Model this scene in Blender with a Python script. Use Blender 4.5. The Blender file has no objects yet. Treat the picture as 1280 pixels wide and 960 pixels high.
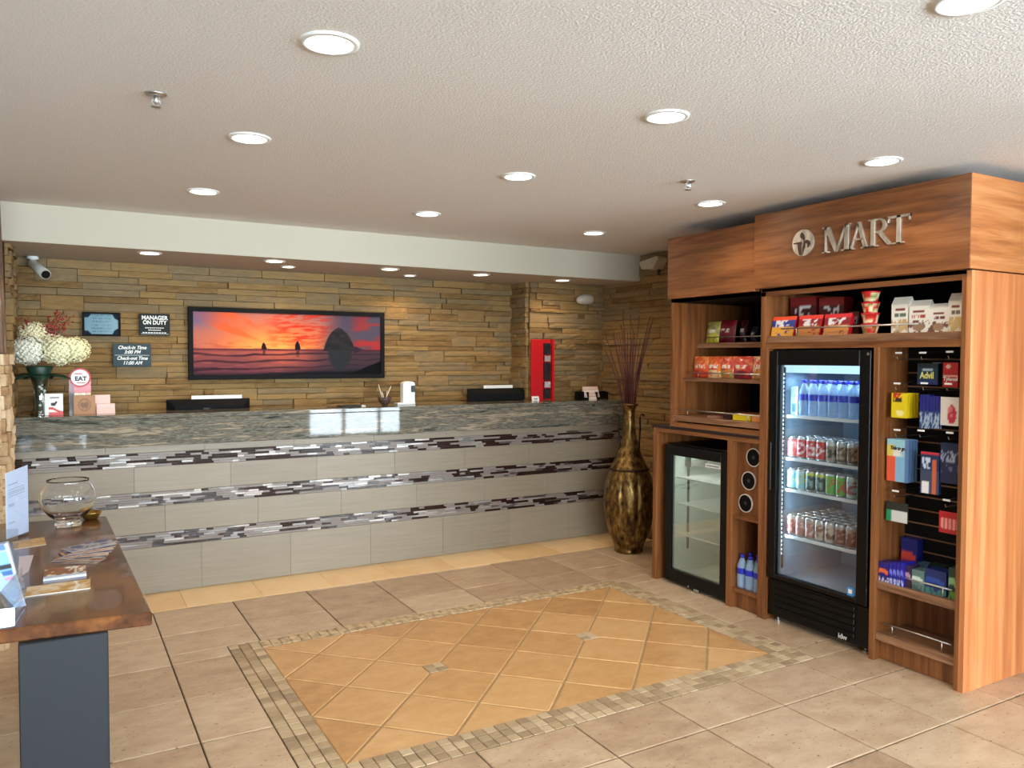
import bpy, math, random
from mathutils import Vector, Matrix
from math import sin, cos, pi, radians, sqrt, exp
random.seed(7)
S = bpy.context.scene
C = S.collection

# ------------------------------------------------------------------ camera
F_PX, YAW, PITCH, ROLL, CAM_H = 988.25, 0.522104, -0.0334095, 0.00353719, 1.55
fwd = Vector((sin(YAW)*cos(PITCH), cos(YAW)*cos(PITCH), sin(PITCH)))
rt0 = Vector((cos(YAW), -sin(YAW), 0)); up0 = rt0.cross(fwd)
RT = rt0*cos(ROLL)+up0*sin(ROLL); UP = -rt0*sin(ROLL)+up0*cos(ROLL)
cam_d = bpy.data.cameras.new('camera'); cam = bpy.data.objects.new('camera', cam_d); C.objects.link(cam)
cam_d.sensor_width = 36.0; cam_d.lens = F_PX/1280*36.0; cam_d.clip_start = 0.05
m = Matrix((RT, UP, -fwd)).transposed().to_4x4(); m.translation = (0, 0, CAM_H); cam.matrix_world = m
S.camera = cam

# ------------------------------------------------------------------ world, view, lamps' strengths
w = bpy.data.worlds.new('daylight'); S.world = w; w.use_nodes = True
bg = w.node_tree.nodes['Background']; bg.inputs[0].default_value = (0.78, 0.90, 1.0, 1); bg.inputs[1].default_value = 40.0
S.view_settings.view_transform = 'Standard'; S.view_settings.look = 'None'
S.view_settings.exposure = 0.14; S.view_settings.gamma = 1.0; S.view_settings.use_curve_mapping = False
LAMP_W, LAMP_COL = 8.0, (1.0, 0.84, 0.66)
SOFFIT_W, SOFFIT_COL = 8.0, (1.0, 0.74, 0.46)

# ------------------------------------------------------------------ helpers
def lin(c): return tuple(((x/255)/12.92 if x/255 <= 0.04045 else ((x/255+0.055)/1.055)**2.4) for x in c)
def ray(px, py): return fwd + RT*((px-640)/F_PX) - UP*((py-480)/F_PX)
def hit(px, py, ax, c):
    d = ray(px, py); o = Vector((0, 0, CAM_H)); return o + d*((c-o[ax])/d[ax])
def HX(px, py, x): return hit(px, py, 0, x)      # point of a surface of constant x
def HY(px, py, y): return hit(px, py, 1, y)
def HZ(px, py, z): return hit(px, py, 2, z)

class G:
    def __init__(s): s.v = []; s.f = []; s.m = []; s.c = []
    def add(s, vs, fs, mi=0, col=(1, 1, 1)):
        b = len(s.v); s.v += [tuple(p) for p in vs]; s.c += [col]*len(vs)
        for f in fs: s.f.append(tuple(b+i for i in f)); s.m.append(mi)
        return s
    def box(s, x0, x1, y0, y1, z0, z1, mi=0, col=(1, 1, 1)):
        if x0 > x1: x0, x1 = x1, x0
        if y0 > y1: y0, y1 = y1, y0
        if z0 > z1: z0, z1 = z1, z0
        vs = [(x0,y0,z0),(x1,y0,z0),(x1,y1,z0),(x0,y1,z0),(x0,y0,z1),(x1,y0,z1),(x1,y1,z1),(x0,y1,z1)]
        return s.add(vs, [(3,2,1,0),(4,5,6,7),(0,1,5,4),(1,2,6,5),(2,3,7,6),(3,0,4,7)], mi, col)
    def obox(s, c, ax, ay, az, mi=0, col=(1, 1, 1)):       # box by centre and three half-axis vectors
        c, ax, ay, az = Vector(c), Vector(ax), Vector(ay), Vector(az)
        vs = [c+ax*i+ay*j+az*k for k in (-1, 1) for (i, j) in ((-1,-1),(1,-1),(1,1),(-1,1))]
        return s.add(vs, [(3,2,1,0),(4,5,6,7),(0,1,5,4),(1,2,6,5),(2,3,7,6),(3,0,4,7)], mi, col)
    def prism(s, pts, ax, a0, a1, mi=0, col=(1, 1, 1)):    # polygon (two other axes in order) extruded along ax
        def mk(p, a):
            return {0: (a, p[0], p[1]), 1: (p[0], a, p[1]), 2: (p[0], p[1], a)}[ax]
        n = len(pts); area = sum(pts[i][0]*pts[(i+1) % n][1]-pts[(i+1) % n][0]*pts[i][1] for i in range(n))
        if (area < 0) != (ax == 1): pts = pts[::-1]
        vs = [mk(p, a0) for p in pts]+[mk(p, a1) for p in pts]
        fs = [tuple(range(n))[::-1], tuple(range(n, 2*n))]+[(i, (i+1) % n, n+(i+1) % n, n+i) for i in range(n)]
        if a1 < a0: fs = [f[::-1] for f in fs]
        return s.add(vs, fs, mi, col)
    def lathe(s, prof, cx=0, cy=0, seg=20, mi=0, col=(1, 1, 1), rfn=None, cols=None, cap=True):
        b = len(s.v); n = len(prof)
        for k, (r, z) in enumerate(prof):
            for i in range(seg):
                a = 2*pi*i/seg; rr = r*(rfn(a, z) if rfn else 1)
                s.v.append((cx+rr*cos(a), cy+rr*sin(a), z)); s.c.append(cols[k] if cols else col)
        for k in range(n-1):
            for i in range(seg):
                j = (i+1) % seg
                s.f.append((b+k*seg+i, b+k*seg+j, b+(k+1)*seg+j, b+(k+1)*seg+i)); s.m.append(mi if isinstance(mi, int) else mi[k])
        if cap:
            s.f.append(tuple(b+i for i in range(seg))[::-1]); s.m.append(mi if isinstance(mi, int) else mi[0])
            s.f.append(tuple(b+(n-1)*seg+i for i in range(seg))); s.m.append(mi if isinstance(mi, int) else mi[-1])
        return s
    def tube(s, pts, r, seg=8, mi=0, col=(1, 1, 1)):
        pts = [Vector(p) for p in pts]; b = len(s.v); n = len(pts)
        for k, p in enumerate(pts):
            t = (pts[min(k+1, n-1)]-pts[max(k-1, 0)]).normalized()
            u = t.cross(Vector((0, 0, 1))) if abs(t.z) < 0.95 else t.cross(Vector((1, 0, 0)))
            u.normalize(); v = t.cross(u); rr = r[k] if isinstance(r, (list, tuple)) else r
            for i in range(seg):
                a = 2*pi*i/seg; s.v.append(tuple(p+u*(rr*cos(a))+v*(rr*sin(a)))); s.c.append(col)
        for k in range(n-1):
            for i in range(seg):
                j = (i+1) % seg; s.f.append((b+k*seg+j, b+k*seg+i, b+(k+1)*seg+i, b+(k+1)*seg+j)); s.m.append(mi)
        s.f.append(tuple(b+i for i in range(seg))); s.m.append(mi)
        s.f.append(tuple(b+(n-1)*seg+i for i in range(seg))[::-1]); s.m.append(mi)
        return s
    def sphere(s, c, rx, ry=None, rz=None, seg=12, ring=8, mi=0, col=(1, 1, 1)):
        ry = ry or rx; rz = rz or rx; b = len(s.v)
        for k in range(ring+1):
            t = pi*k/ring
            for i in range(seg):
                a = 2*pi*i/seg; s.v.append((c[0]+rx*sin(t)*cos(a), c[1]+ry*sin(t)*sin(a), c[2]-rz*cos(t))); s.c.append(col)
        for k in range(ring):
            for i in range(seg):
                j = (i+1) % seg; s.f.append((b+k*seg+i, b+k*seg+j, b+(k+1)*seg+j, b+(k+1)*seg+i)); s.m.append(mi)
        return s
    def grid(s, fn, nx, ny, cf=None, mi=0):                # fn(u,v) -> point, cf(u,v) -> linear colour
        b = len(s.v)
        for j in range(ny+1):
            for i in range(nx+1):
                s.v.append(tuple(fn(i/nx, j/ny))); s.c.append(cf(i/nx, j/ny) if cf else (1, 1, 1))
        for j in range(ny):
            for i in range(nx):
                a = b+j*(nx+1)+i; s.f.append((a, a+1, a+nx+2, a+nx+1)); s.m.append(mi)
        return s
    def mesh(s, name, off=(0, 0, 0), color=False):
        me = bpy.data.meshes.new(name)
        me.from_pydata([(x-off[0], y-off[1], z-off[2]) for x, y, z in s.v], [], s.f)
        if any(s.m): me.polygons.foreach_set('material_index', s.m)
        if color:
            at = me.color_attributes.new('Col', 'FLOAT_COLOR', 'POINT'); flat = []
            for c in s.c: flat += [c[0], c[1], c[2], 1.0]
            at.data.foreach_set('color', flat)
        return me

ORG = {}
def props(o, label=None, cat=None, group=None, kind=None):
    if label: o['label'] = label
    if cat: o['category'] = cat
    if group: o['group'] = group
    if kind: o['kind'] = kind
    return o
def thing(name, label, cat, loc=(0, 0, 0), group=None, kind=None):
    o = bpy.data.objects.new(name, None); C.objects.link(o); o.location = loc; o.empty_display_size = 0.05
    ORG[o.name] = Vector(loc); return props(o, label, cat, group, kind)
def _mk(name, me, mats, smooth, bevel):
    if not isinstance(mats, (list, tuple)): mats = [mats]
    for mt in mats: me.materials.append(mt)
    if smooth: me.polygons.foreach_set('use_smooth', [True]*len(me.polygons))
    o = bpy.data.objects.new(name, me); C.objects.link(o)
    if bevel:
        b = o.modifiers.new('bevel', 'BEVEL'); b.width = bevel; b.segments = 1; b.limit_method = 'ANGLE'; b.angle_limit = 0.9
    return o
def part(name, g, mats, parent, label=None, kind=None, bevel=0, smooth=False, local=False):
    off = (0, 0, 0) if local else ORG[parent.name]
    col = any(mt.get('pr') for mt in (mats if isinstance(mats, (list, tuple)) else [mats]))
    o = _mk(name, g.mesh(name, off, col), mats, smooth, bevel); o.parent = parent
    ORG[o.name] = Vector(off) if not local else Vector((0, 0, 0)); return props(o, label, kind=kind)
def single(name, g, mats, label, cat, group=None, kind=None, bevel=0, smooth=False):
    xs = [v[0] for v in g.v]; ys = [v[1] for v in g.v]; z = min(v[2] for v in g.v)
    off = Vector(((min(xs)+max(xs))/2, (min(ys)+max(ys))/2, z))
    col = any(mt.get('pr') for mt in (mats if isinstance(mats, (list, tuple)) else [mats]))
    o = _mk(name, g.mesh(name, off, col), mats, smooth, bevel); o.location = off; ORG[o.name] = off
    return props(o, label, cat, group, kind)
def struct(name, g, mats, parent=None, bevel=0):
    o = _mk(name, g.mesh(name), mats, False, bevel); ORG[o.name] = Vector((0, 0, 0))
    if parent: o.parent = parent
    else: o['kind'] = 'structure'
    return o
def dup(root, loc, label=None, group=None):
    def cp(o, par):
        c = o.copy(); C.objects.link(c); c.parent = par
        for ch in o.children: cp(ch, c)
        return c
    r = cp(root, None); r.location = loc; ORG[r.name] = Vector(loc)
    return props(r, label, group=group)
def shareobj(name, me, parent, loc, scale=(1, 1, 1), rot=(0, 0, 0)):
    o = bpy.data.objects.new(name, me); C.objects.link(o); o.parent = parent
    o.location = loc; o.scale = scale; o.rotation_euler = rot; return o
def text(name, body, size, mat, parent, at, face, depth=0.001, bold=0.0, shear=0.0, align='CENTER', spacing=1.0, wid=None):
    cu = bpy.data.curves.new(name, 'FONT'); cu.body = body; cu.size = size; cu.extrude = depth; cu.offset = bold; cu.shear = shear
    cu.align_x = align; cu.align_y = 'CENTER'; cu.space_character = spacing; cu.resolution_u = 3
    t = bpy.data.objects.new('tmp', cu); C.objects.link(t)
    me = bpy.data.meshes.new_from_object(t); bpy.data.objects.remove(t)
    R = {'-Y': Matrix.Rotation(pi/2, 4, 'X'),
         '-X': Matrix.Rotation(-pi/2, 4, 'Z') @ Matrix.Rotation(pi/2, 4, 'X')}[face] if isinstance(face, str) else face
    if wid:
        xs = [v.co.x for v in me.vertices]; k = wid/max(1e-6, max(xs)-min(xs)); R = R @ Matrix.Diagonal((k, 1, 1, 1))
    off = ORG[parent.name]; me.transform(Matrix.Translation(Vector(at)-off) @ R)
    me.materials.clear(); me.materials.append(mat)
    o = bpy.data.objects.new(name, me); C.objects.link(o); o.parent = parent; ORG[o.name] = off
    return o

# ------------------------------------------------------------------ materials
def newmat(name):
    mt = bpy.data.materials.new(name); mt.use_nodes = True
    nt = mt.node_tree; b = nt.nodes['Principled BSDF']; return mt, nt, b
def nd(nt, t, **kw):
    n = nt.nodes.new(t)
    for k, v in kw.items():
        if k in n.inputs: n.inputs[k].default_value = v
        else: setattr(n, k, v)
    return n
def coords(nt, scale, space='pos'):
    mp = nt.nodes.new('ShaderNodeMapping'); mp.inputs['Scale'].default_value = scale
    if space == 'pos': nt.links.new(nt.nodes.new('ShaderNodeNewGeometry').outputs['Position'], mp.inputs[0])
    else: nt.links.new(nt.nodes.new('ShaderNodeTexCoord').outputs['Object'], mp.inputs[0])
    return mp.outputs[0]
def ramp(nt, fac, stops):
    r = nt.nodes.new('ShaderNodeValToRGB'); e = r.color_ramp.elements
    while len(e) < len(stops): e.new(0.5)
    for k, (p, c) in enumerate(stops): e[k].position = p; e[k].color = (*lin(c), 1)
    nt.links.new(fac, r.inputs[0]); return r.outputs[0]
def M(name, col, rough=0.5, metal=0.0, spec=0.5, noise=None, bump=None, coat=0.0, emis=None):
    """noise=(scale xyz, detail, amount); bump=(scale xyz, strength, distance)"""
    mt, nt, b = newmat(name)
    b.inputs['Base Color'].default_value = (*lin(col), 1); b.inputs['Roughness'].default_value = rough
    b.inputs['Metallic'].default_value = metal; b.inputs['Specular IOR Level'].default_value = spec
    if coat: b.inputs['Coat Weight'].default_value = coat; b.inputs['Coat Roughness'].default_value = 0.06
    if noise:
        n = nd(nt, 'ShaderNodeTexNoise', Scale=1.0, Detail=noise[1]); nt.links.new(coords(nt, noise[0]), n.inputs['Vector'])
        a = noise[2]; d = tuple(max(0, c*(1-a)) for c in col); l = tuple(min(255, c*(1+a)) for c in col)
        nt.links.new(ramp(nt, n.outputs[0], [(0.3, d), (0.7, l)]), b.inputs['Base Color'])
    if bump:
        n = nd(nt, 'ShaderNodeTexNoise', Scale=1.0, Detail=3.0); nt.links.new(coords(nt, bump[0]), n.inputs['Vector'])
        bp = nd(nt, 'ShaderNodeBump', Strength=bump[1], Distance=bump[2]); nt.links.new(n.outputs[0], bp.inputs['Height']); nt.links.new(bp.outputs[0], b.inputs['Normal'])
    if emis: b.inputs['Emission Color'].default_value = (*lin(emis[0]), 1); b.inputs['Emission Strength'].default_value = emis[1]
    return mt
def wood(name, c0, c1, c2, scale, rough=0.38, coat=0.0):
    mt, nt, b = newmat(name)
    v = coords(nt, scale)
    n = nd(nt, 'ShaderNodeTexNoise', Scale=1.0, Detail=4.0, Distortion=0.6); nt.links.new(v, n.inputs['Vector'])
    n2 = nd(nt, 'ShaderNodeTexNoise', Scale=5.0, Detail=3.0); nt.links.new(v, n2.inputs['Vector'])
    mx = nd(nt, 'ShaderNodeMath', operation='MULTIPLY_ADD'); nt.links.new(n2.outputs[0], mx.inputs[0]); mx.inputs[1].default_value = 0.35
    nt.links.new(n.outputs[0], mx.inputs[2])
    nt.links.new(ramp(nt, mx.outputs[0], [(0.50, c0), (0.66, c1), (0.85, c2)]), b.inputs['Base Color'])
    b.inputs['Roughness'].default_value = rough; b.inputs['Coat Weight'].default_value = coat
    bp = nd(nt, 'ShaderNodeBump', Strength=0.15, Distance=0.002); nt.links.new(n2.outputs[0], bp.inputs['Height']); nt.links.new(bp.outputs[0], b.inputs['Normal'])
    return mt
def tonal(name, stops, nscale, rough, amt=0.5, bump=0.3, bscale=(60, 60, 60), rnd=0.5, spec=0.5, pits=None, dist=0.004):
    """each object gets its own tone; noise in place adds grain"""
    mt, nt, b = newmat(name)
    oi = nt.nodes.new('ShaderNodeObjectInfo')
    n = nd(nt, 'ShaderNodeTexNoise', Scale=1.0, Detail=8.0, Roughness=0.7); nt.links.new(coords(nt, nscale), n.inputs['Vector'])
    a = nd(nt, 'ShaderNodeMath', operation='MULTIPLY'); nt.links.new(oi.outputs['Random'], a.inputs[0]); a.inputs[1].default_value = rnd
    c = nd(nt, 'ShaderNodeMath', operation='MULTIPLY_ADD'); nt.links.new(n.outputs[0], c.inputs[0]); c.inputs[1].default_value = amt; nt.links.new(a.outputs[0], c.inputs[2])
    col = ramp(nt, c.outputs[0], stops)
    if pits:
        p = nd(nt, 'ShaderNodeTexNoise', Scale=1.0, Detail=2.0); nt.links.new(coords(nt, pits[0]), p.inputs['Vector'])
        pr = ramp(nt, p.outputs[0], [(pits[1], (0, 0, 0)), (pits[1]+0.04, (255, 255, 255))])
        mx = nd(nt, 'ShaderNodeMixRGB'); nt.links.new(pr, mx.inputs[0]); nt.links.new(col, mx.inputs[1]); mx.inputs[2].default_value = (*lin(pits[2]), 1); col = mx.outputs[0]
    nt.links.new(col, b.inputs['Base Color'])
    b.inputs['Roughness'].default_value = rough; b.inputs['Specular IOR Level'].default_value = spec
    if bump:
        n2 = nd(nt, 'ShaderNodeTexNoise', Scale=1.0, Detail=4.0); nt.links.new(coords(nt, bscale), n2.inputs['Vector'])
        bp = nd(nt, 'ShaderNodeBump', Strength=bump, Distance=dist); nt.links.new(n2.outputs[0], bp.inputs['Height']); nt.links.new(bp.outputs[0], b.inputs['Normal'])
    return mt
def glass(name, tint=(235, 240, 240), refl=0.09, rough=0.0, gain=0.8):
    mt = bpy.data.materials.new(name); mt.use_nodes = True; nt = mt.node_tree; nt.nodes.clear()
    o = nt.nodes.new('ShaderNodeOutputMaterial'); t = nt.nodes.new('ShaderNodeBsdfTransparent'); gl = nt.nodes.new('ShaderNodeBsdfGlossy')
    t.inputs[0].default_value = (*lin(tint), 1); gl.inputs['Roughness'].default_value = rough; gl.inputs[0].default_value = (1, 1, 1, 1)
    lw = nt.nodes.new('ShaderNodeLayerWeight'); lw.inputs[0].default_value = 0.35
    ma = nd(nt, 'ShaderNodeMath', operation='MULTIPLY_ADD'); nt.links.new(lw.outputs['Fresnel'], ma.inputs[0]); ma.inputs[1].default_value = gain; ma.inputs[2].default_value = refl
    ma.use_clamp = True
    mx = nt.nodes.new('ShaderNodeMixShader'); nt.links.new(ma.outputs[0], mx.inputs[0]); nt.links.new(t.outputs[0], mx.inputs[1]); nt.links.new(gl.outputs[0], mx.inputs[2])
    nt.links.new(mx.outputs[0], o.inputs[0]); return mt
def printed(name, rough=0.45, coat=0.0, metal=0.0):
    mt, nt, b = newmat(name); a = nt.nodes.new('ShaderNodeVertexColor'); a.layer_name = 'Col'
    nt.links.new(a.outputs[0], b.inputs['Base Color']); b.inputs['Roughness'].default_value = rough
    b.inputs['Coat Weight'].default_value = coat; b.inputs['Metallic'].default_value = metal; mt['pr'] = 1; return mt
def emit(name, col, st):
    mt = bpy.data.materials.new(name); mt.use_nodes = True; nt = mt.node_tree; nt.nodes.clear()
    e = nt.nodes.new('ShaderNodeEmission'); e.inputs[0].default_value = (*lin(col), 1); e.inputs[1].default_value = st
    o = nt.nodes.new('ShaderNodeOutputMaterial'); nt.links.new(e.outputs[0], o.inputs[0]); return mt

m_ceil = M('ceiling_paint', (222, 216, 209), 0.95, spec=0.1, bump=((120, 120, 120), 0.5, 0.006))
m_soffit = M('soffit_paint', (190, 182, 164), 0.8, spec=0.2)
m_soffit_under = M('soffit_under_paint', (190, 178, 160), 0.85, spec=0.2)
m_paint = M('wall_paint', (200, 192, 178), 0.85, spec=0.2)
m_mortar = M('stone_backing', (62, 48, 34), 0.95, spec=0.1)
m_stone = tonal('ledge_stone', [(0.15, (84, 64, 40)), (0.36, (128, 99, 61)), (0.53, (150, 120, 76)), (0.70, (124, 106, 80)), (0.95, (168, 136, 88))],
                (9, 9, 40), 0.85, amt=0.62, bump=0.55, bscale=(30, 30, 110), rnd=0.42, spec=0.2, dist=0.008)
m_pier = tonal('pier_stone', [(0.2, (140, 104, 70)), (0.5, (196, 164, 126)), (0.8, (214, 190, 158))], (14, 14, 20), 0.9, amt=0.6, bump=0.9, bscale=(50, 50, 50), spec=0.2, dist=0.012)
m_oldwood = wood('old_brown_wood', (74, 52, 38), (120, 90, 66), (160, 132, 106), (60, 60, 3), 0.7)
m_tile = tonal('floor_tile', [(0.25, (150, 122, 96)), (0.5, (184, 154, 124)), (0.75, (208, 182, 152))], (6, 10, 6), 0.36, amt=0.85, bump=0.12, bscale=(40, 60, 40),
               rnd=0.25, pits=((42, 76, 42), 0.665, (116, 92, 74)))
m_orange = tonal('orange_tile', [(0.2, (170, 122, 74)), (0.5, (202, 154, 100)), (0.8, (220, 178, 126))], (9, 12, 9), 0.32, amt=0.75, bump=0.12, rnd=0.25)
m_stripe = tonal('light_orange_tile', [(0.2, (224, 180, 122)), (0.5, (242, 202, 146)), (0.8, (248, 216, 168))], (5, 5, 5), 0.35, amt=0.75, bump=0.1, rnd=0.25)
m_mosaic = tonal('tumbled_mosaic', [(0.1, (138, 114, 88)), (0.5, (176, 150, 116)), (0.95, (206, 182, 148))], (30, 30, 30), 0.55, amt=0.5, bump=0.4, rnd=0.6)
m_mosaic_stuff = M('tumbled_mosaic_rows', (182, 156, 122), 0.55, noise=((24, 24, 24), 2, 0.2), bump=((80, 80, 80), 0.3, 0.003))
m_grout = M('grout', (96, 80, 64), 0.9, spec=0.1)
m_grout_l = M('light_grout', (176, 146, 110), 0.9, spec=0.1)
m_ctile = tonal('grey_porcelain', [(0.2, (126, 113, 96)), (0.5, (140, 127, 108)), (0.8, (152, 139, 120))], (3, 3, 70), 0.42, amt=0.8, bump=0.06, bscale=(6, 6, 120), rnd=0.18)
m_cgrout = M('counter_grout', (134, 122, 104), 0.8)
m_bands = [M('dark_glass_strip', (44, 26, 24), 0.12, spec=0.6), M('steel_strip', (132, 126, 122), 0.34, metal=0.9), M('grey_strip', (128, 116, 108), 0.4), M('pearl_strip', (190, 182, 176), 0.2, metal=0.5)]
m_black = M('black_plastic', (6, 6, 7), 0.35, spec=0.25)
m_blackm = M('matte_black', (8, 8, 10), 0.75, spec=0.2)
m_dark = M('dark_grey_plastic', (40, 42, 46), 0.4)
m_white = M('white_plastic', (225, 225, 222), 0.4)
m_card = M('white_card', (232, 230, 226), 0.6)
m_liner = M('fridge_liner', (150, 170, 188), 0.45)
m_chrome = M('brushed_steel', (205, 203, 200), 0.28, metal=1.0)
m_lsteel = M('sign_steel', (206, 196, 182), 0.36, metal=0.75, noise=((8, 30, 8), 2, 0.15))
m_wire = M('steel_wire', (190, 190, 192), 0.3, metal=1.0)
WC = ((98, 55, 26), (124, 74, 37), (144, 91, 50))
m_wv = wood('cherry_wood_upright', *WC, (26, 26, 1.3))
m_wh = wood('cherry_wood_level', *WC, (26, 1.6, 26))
m_wside_lit = wood('cherry_wood_side_lit', (170, 98, 54), (190, 116, 66), (206, 136, 84), (14, 14, 0.6), 0.42)  # same cherry wood as the front, daylight on the side put into the colour
m_wend_lit = wood('cherry_wood_header_end_lit', (150, 88, 46), (172, 106, 58), (190, 126, 76), (1.6, 22, 22))  # header wood again, colour lightened for daylight on the window-facing end
m_shelf = wood('shelf_wood', (104, 70, 48), (136, 96, 68), (160, 118, 88), (26, 1.6, 26))
m_table = wood('walnut_table_wood', (70, 38, 20), (98, 57, 29), (130, 80, 38), (9, 3, 9), 0.24, coat=0.3)
m_navy = M('dark_blue_grey_steel', (17, 22, 29), 0.6)
m_glass = glass('door_glass', (240, 244, 246), 0.03, gain=0.22)
m_glass2 = glass('cooler_glass', (234, 238, 232), 0.05, gain=0.3)
m_bowl = glass('clear_glass', (248, 250, 250), 0.06)
m_acryl = glass('clear_acrylic', (240, 244, 248), 0.05, gain=0.4)
m_print = printed('printed_paper', 0.5)
m_gloss = printed('printed_gloss', 0.34, coat=0.15)
m_canvas = printed('printed_canvas', 0.9); m_canvas.node_tree.nodes['Principled BSDF'].inputs['Specular IOR Level'].default_value = 0.08
m_framek = M('frame_black', (16, 17, 18), 0.7, spec=0.15)
m_foil = printed('printed_foil', 0.3, coat=0.2)
m_text_w = M('white_lettering', (238, 238, 232), 0.5)
m_text_k = M('black_lettering', (20, 20, 20), 0.5)
m_text_y = M('pale_yellow_lettering', (240, 236, 150), 0.5)
m_lens = emit('lamp_lens', (255, 244, 222), 14.0)
m_lens_s = emit('soffit_lamp_lens', (255, 240, 212), 12.0)
m_led = emit('led_strip', (215, 236, 255), 12.0)
m_ledbox = emit('fridge_light_box', (190, 232, 255), 1.6)

# granite with wavy veins
def granite():
    mt, nt, b = newmat('veined_granite')
    n = nd(nt, 'ShaderNodeTexNoise', Scale=1.0, Detail=7.0, Roughness=0.62, Distortion=1.4); nt.links.new(coords(nt, (1.5, 3.0, 19)), n.inputs['Vector'])
    w_ = nd(nt, 'ShaderNodeTexNoise', Scale=1.0, Detail=4.0, Distortion=2.2); nt.links.new(coords(nt, (5, 5, 42)), w_.inputs['Vector'])
    mx = nd(nt, 'ShaderNodeMath', operation='MULTIPLY_ADD'); nt.links.new(w_.outputs[0], mx.inputs[0]); mx.inputs[1].default_value = 0.5; nt.links.new(n.outputs[0], mx.inputs[2])
    c = ramp(nt, mx.outputs[0], [(0.52, (34, 36, 34)), (0.62, (76, 76, 70)), (0.70, (124, 120, 108)), (0.76, (80, 76, 68)), (0.84, (136, 124, 106)), (0.95, (166, 150, 128))])
    nt.links.new(c, b.inputs['Base Color']); b.inputs['Roughness'].default_value = 0.035; b.inputs['Specular IOR Level'].default_value = 0.34
    return mt
m_granite = granite()

# ------------------------------------------------------------------ dimensions
ZC, ZS = 2.44, 2.215            # ceiling, underside of the dropped soffit
YS = 5.43                       # soffit face
YB, YR = 6.30, 6.00             # stone wall behind the desk; shallower recess wall
XW, XR = 4.43, 3.62             # right wall; corner between the two back walls
YC, ZT = 5.60, 1.178            # counter face and top
YF, XE, XL = -3.2, 7.0, -3.4    # front wall (windows), far right wall, far left wall

# ------------------------------------------------------------------ floor
floor = struct('floor', G().box(XL, XE, YF, 6.6, -0.1, -0.006), m_grout)
TX, TY = 0.4640, 0.4590
X0g, Y0g = 0.4793, 4.7049
MX0, MX1, MY0, MY1 = 0.930, 3.230, 2.874, 4.270       # orange medallion
mt_ = 0.0533                                           # mosaic pitch
OX0, OX1, OY0, OY1 = MX0-3*mt_, MX1+3*mt_, MY0-3*mt_+0.008, MY1+2*mt_+0.01
def clip(poly, a, b, c):                               # keep a*x+b*y<=c
    out = []
    for i in range(len(poly)):
        p, q = poly[i], poly[(i+1) % len(poly)]; dp = a*p[0]+b*p[1]-c; dq = a*q[0]+b*q[1]-c
        if dp <= 0: out.append(p)
        if (dp < 0 < dq) or (dq < 0 < dp):
            t = dp/(dp-dq); out.append((p[0]+t*(q[0]-p[0]), p[1]+t*(q[1]-p[1])))
    return out
def tile_mesh(poly, top=0.0, bev=0.003):
    g = G(); n = len(poly); cx = sum(p[0] for p in poly)/n; cy = sum(p[1] for p in poly)/n
    ins = []
    for i in range(n):
        p = Vector((poly[i][0], poly[i][1])); a = Vector(poly[i-1])-p; b = Vector(poly[(i+1) % n])-p
        a.normalize(); b.normalize(); s_ = a+b; cr = abs(a.x*b.y-a.y*b.x)
        ins.append(p+s_*(bev/max(cr, 0.3)))
    g.add([(p[0], p[1], -0.012) for p in poly]+[(p[0], p[1], top-bev*0.7) for p in poly]+[(p[0], p[1], top) for p in ins],
          [(i, (i+1) % n, n+(i+1) % n, n+i) for i in range(n)]+[(n+i, n+(i+1) % n, 2*n+(i+1) % n, 2*n+i) for i in range(n)]+[tuple(range(2*n, 3*n))])
    return g
gr = 0.0035
full = tile_mesh([(gr, gr), (TX-gr, gr), (TX-gr, TY-gr), (gr, TY-gr)]).mesh('tile'); full.materials.append(m_tile)
YSTR = 5.19
for i in range(-5, 13):
    for j in range(-9, 2):
        x0, y0 = X0g+i*TX, Y0g+j*TY; x1, y1 = x0+TX, min(y0+TY, YSTR)
        if y1-y0 < 0.02: continue
        inx, iny = (x0 < OX1 and x1 > OX0), (y0 < OY1 and y1 > OY0)
        if y1 == y0+TY and not (inx and iny):
            if x0 > XW-0.02 and y0 > 3: continue
            shareobj('tile', full, floor, (x0, y0, 0)); continue
        base = [(x0+gr, y0+gr), (x1-gr, y0+gr), (x1-gr, y1-gr), (x0+gr, y1-gr)]
        pieces = [base]
        if inx and iny:
            pieces = []
            top = clip(base, 0, -1, -(OY1+gr)); bot = clip(base, 0, 1, OY0-gr)
            mid = clip(clip(base, 0, 1, OY1), 0, -1, -OY0) 
            if len(top) > 2: pieces.append(top)
            if len(bot) > 2: pieces.append(bot)
            if len(mid) > 2:
                l = clip(mid, 1, 0, OX0-gr); r = clip(mid, -1, 0, -(OX1+gr))
                # side slivers join their tile's upper or lower piece when the tile straddles a corner
                if len(l) > 2: pieces.append(l)
                if len(r) > 2: pieces.append(r)
        for p in pieces:
            xs = [q[0] for q in p]; ys = [q[1] for q in p]
            if max(xs)-min(xs) < 0.012 or max(ys)-min(ys) < 0.012: continue
            me = tile_mesh(p).mesh('tile'); me.materials.append(m_tile); shareobj('tile', me, floor, (0, 0, 0))
# lighter run of tiles along the foot of the desk
k = 0; x = -0.25
while x < XW-0.05:
    x2 = min(x+0.464, XW); me = tile_mesh([(x+.0008, YSTR+.003), (x2-.0008, YSTR+.003), (x2-.0008, YC+0.02), (x+.0008, YC+0.02)]).mesh('border_tile')
    me.materials.append(m_stripe); shareobj('border_tile', me, floor, (0, 0, 0)); x = x2
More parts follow.
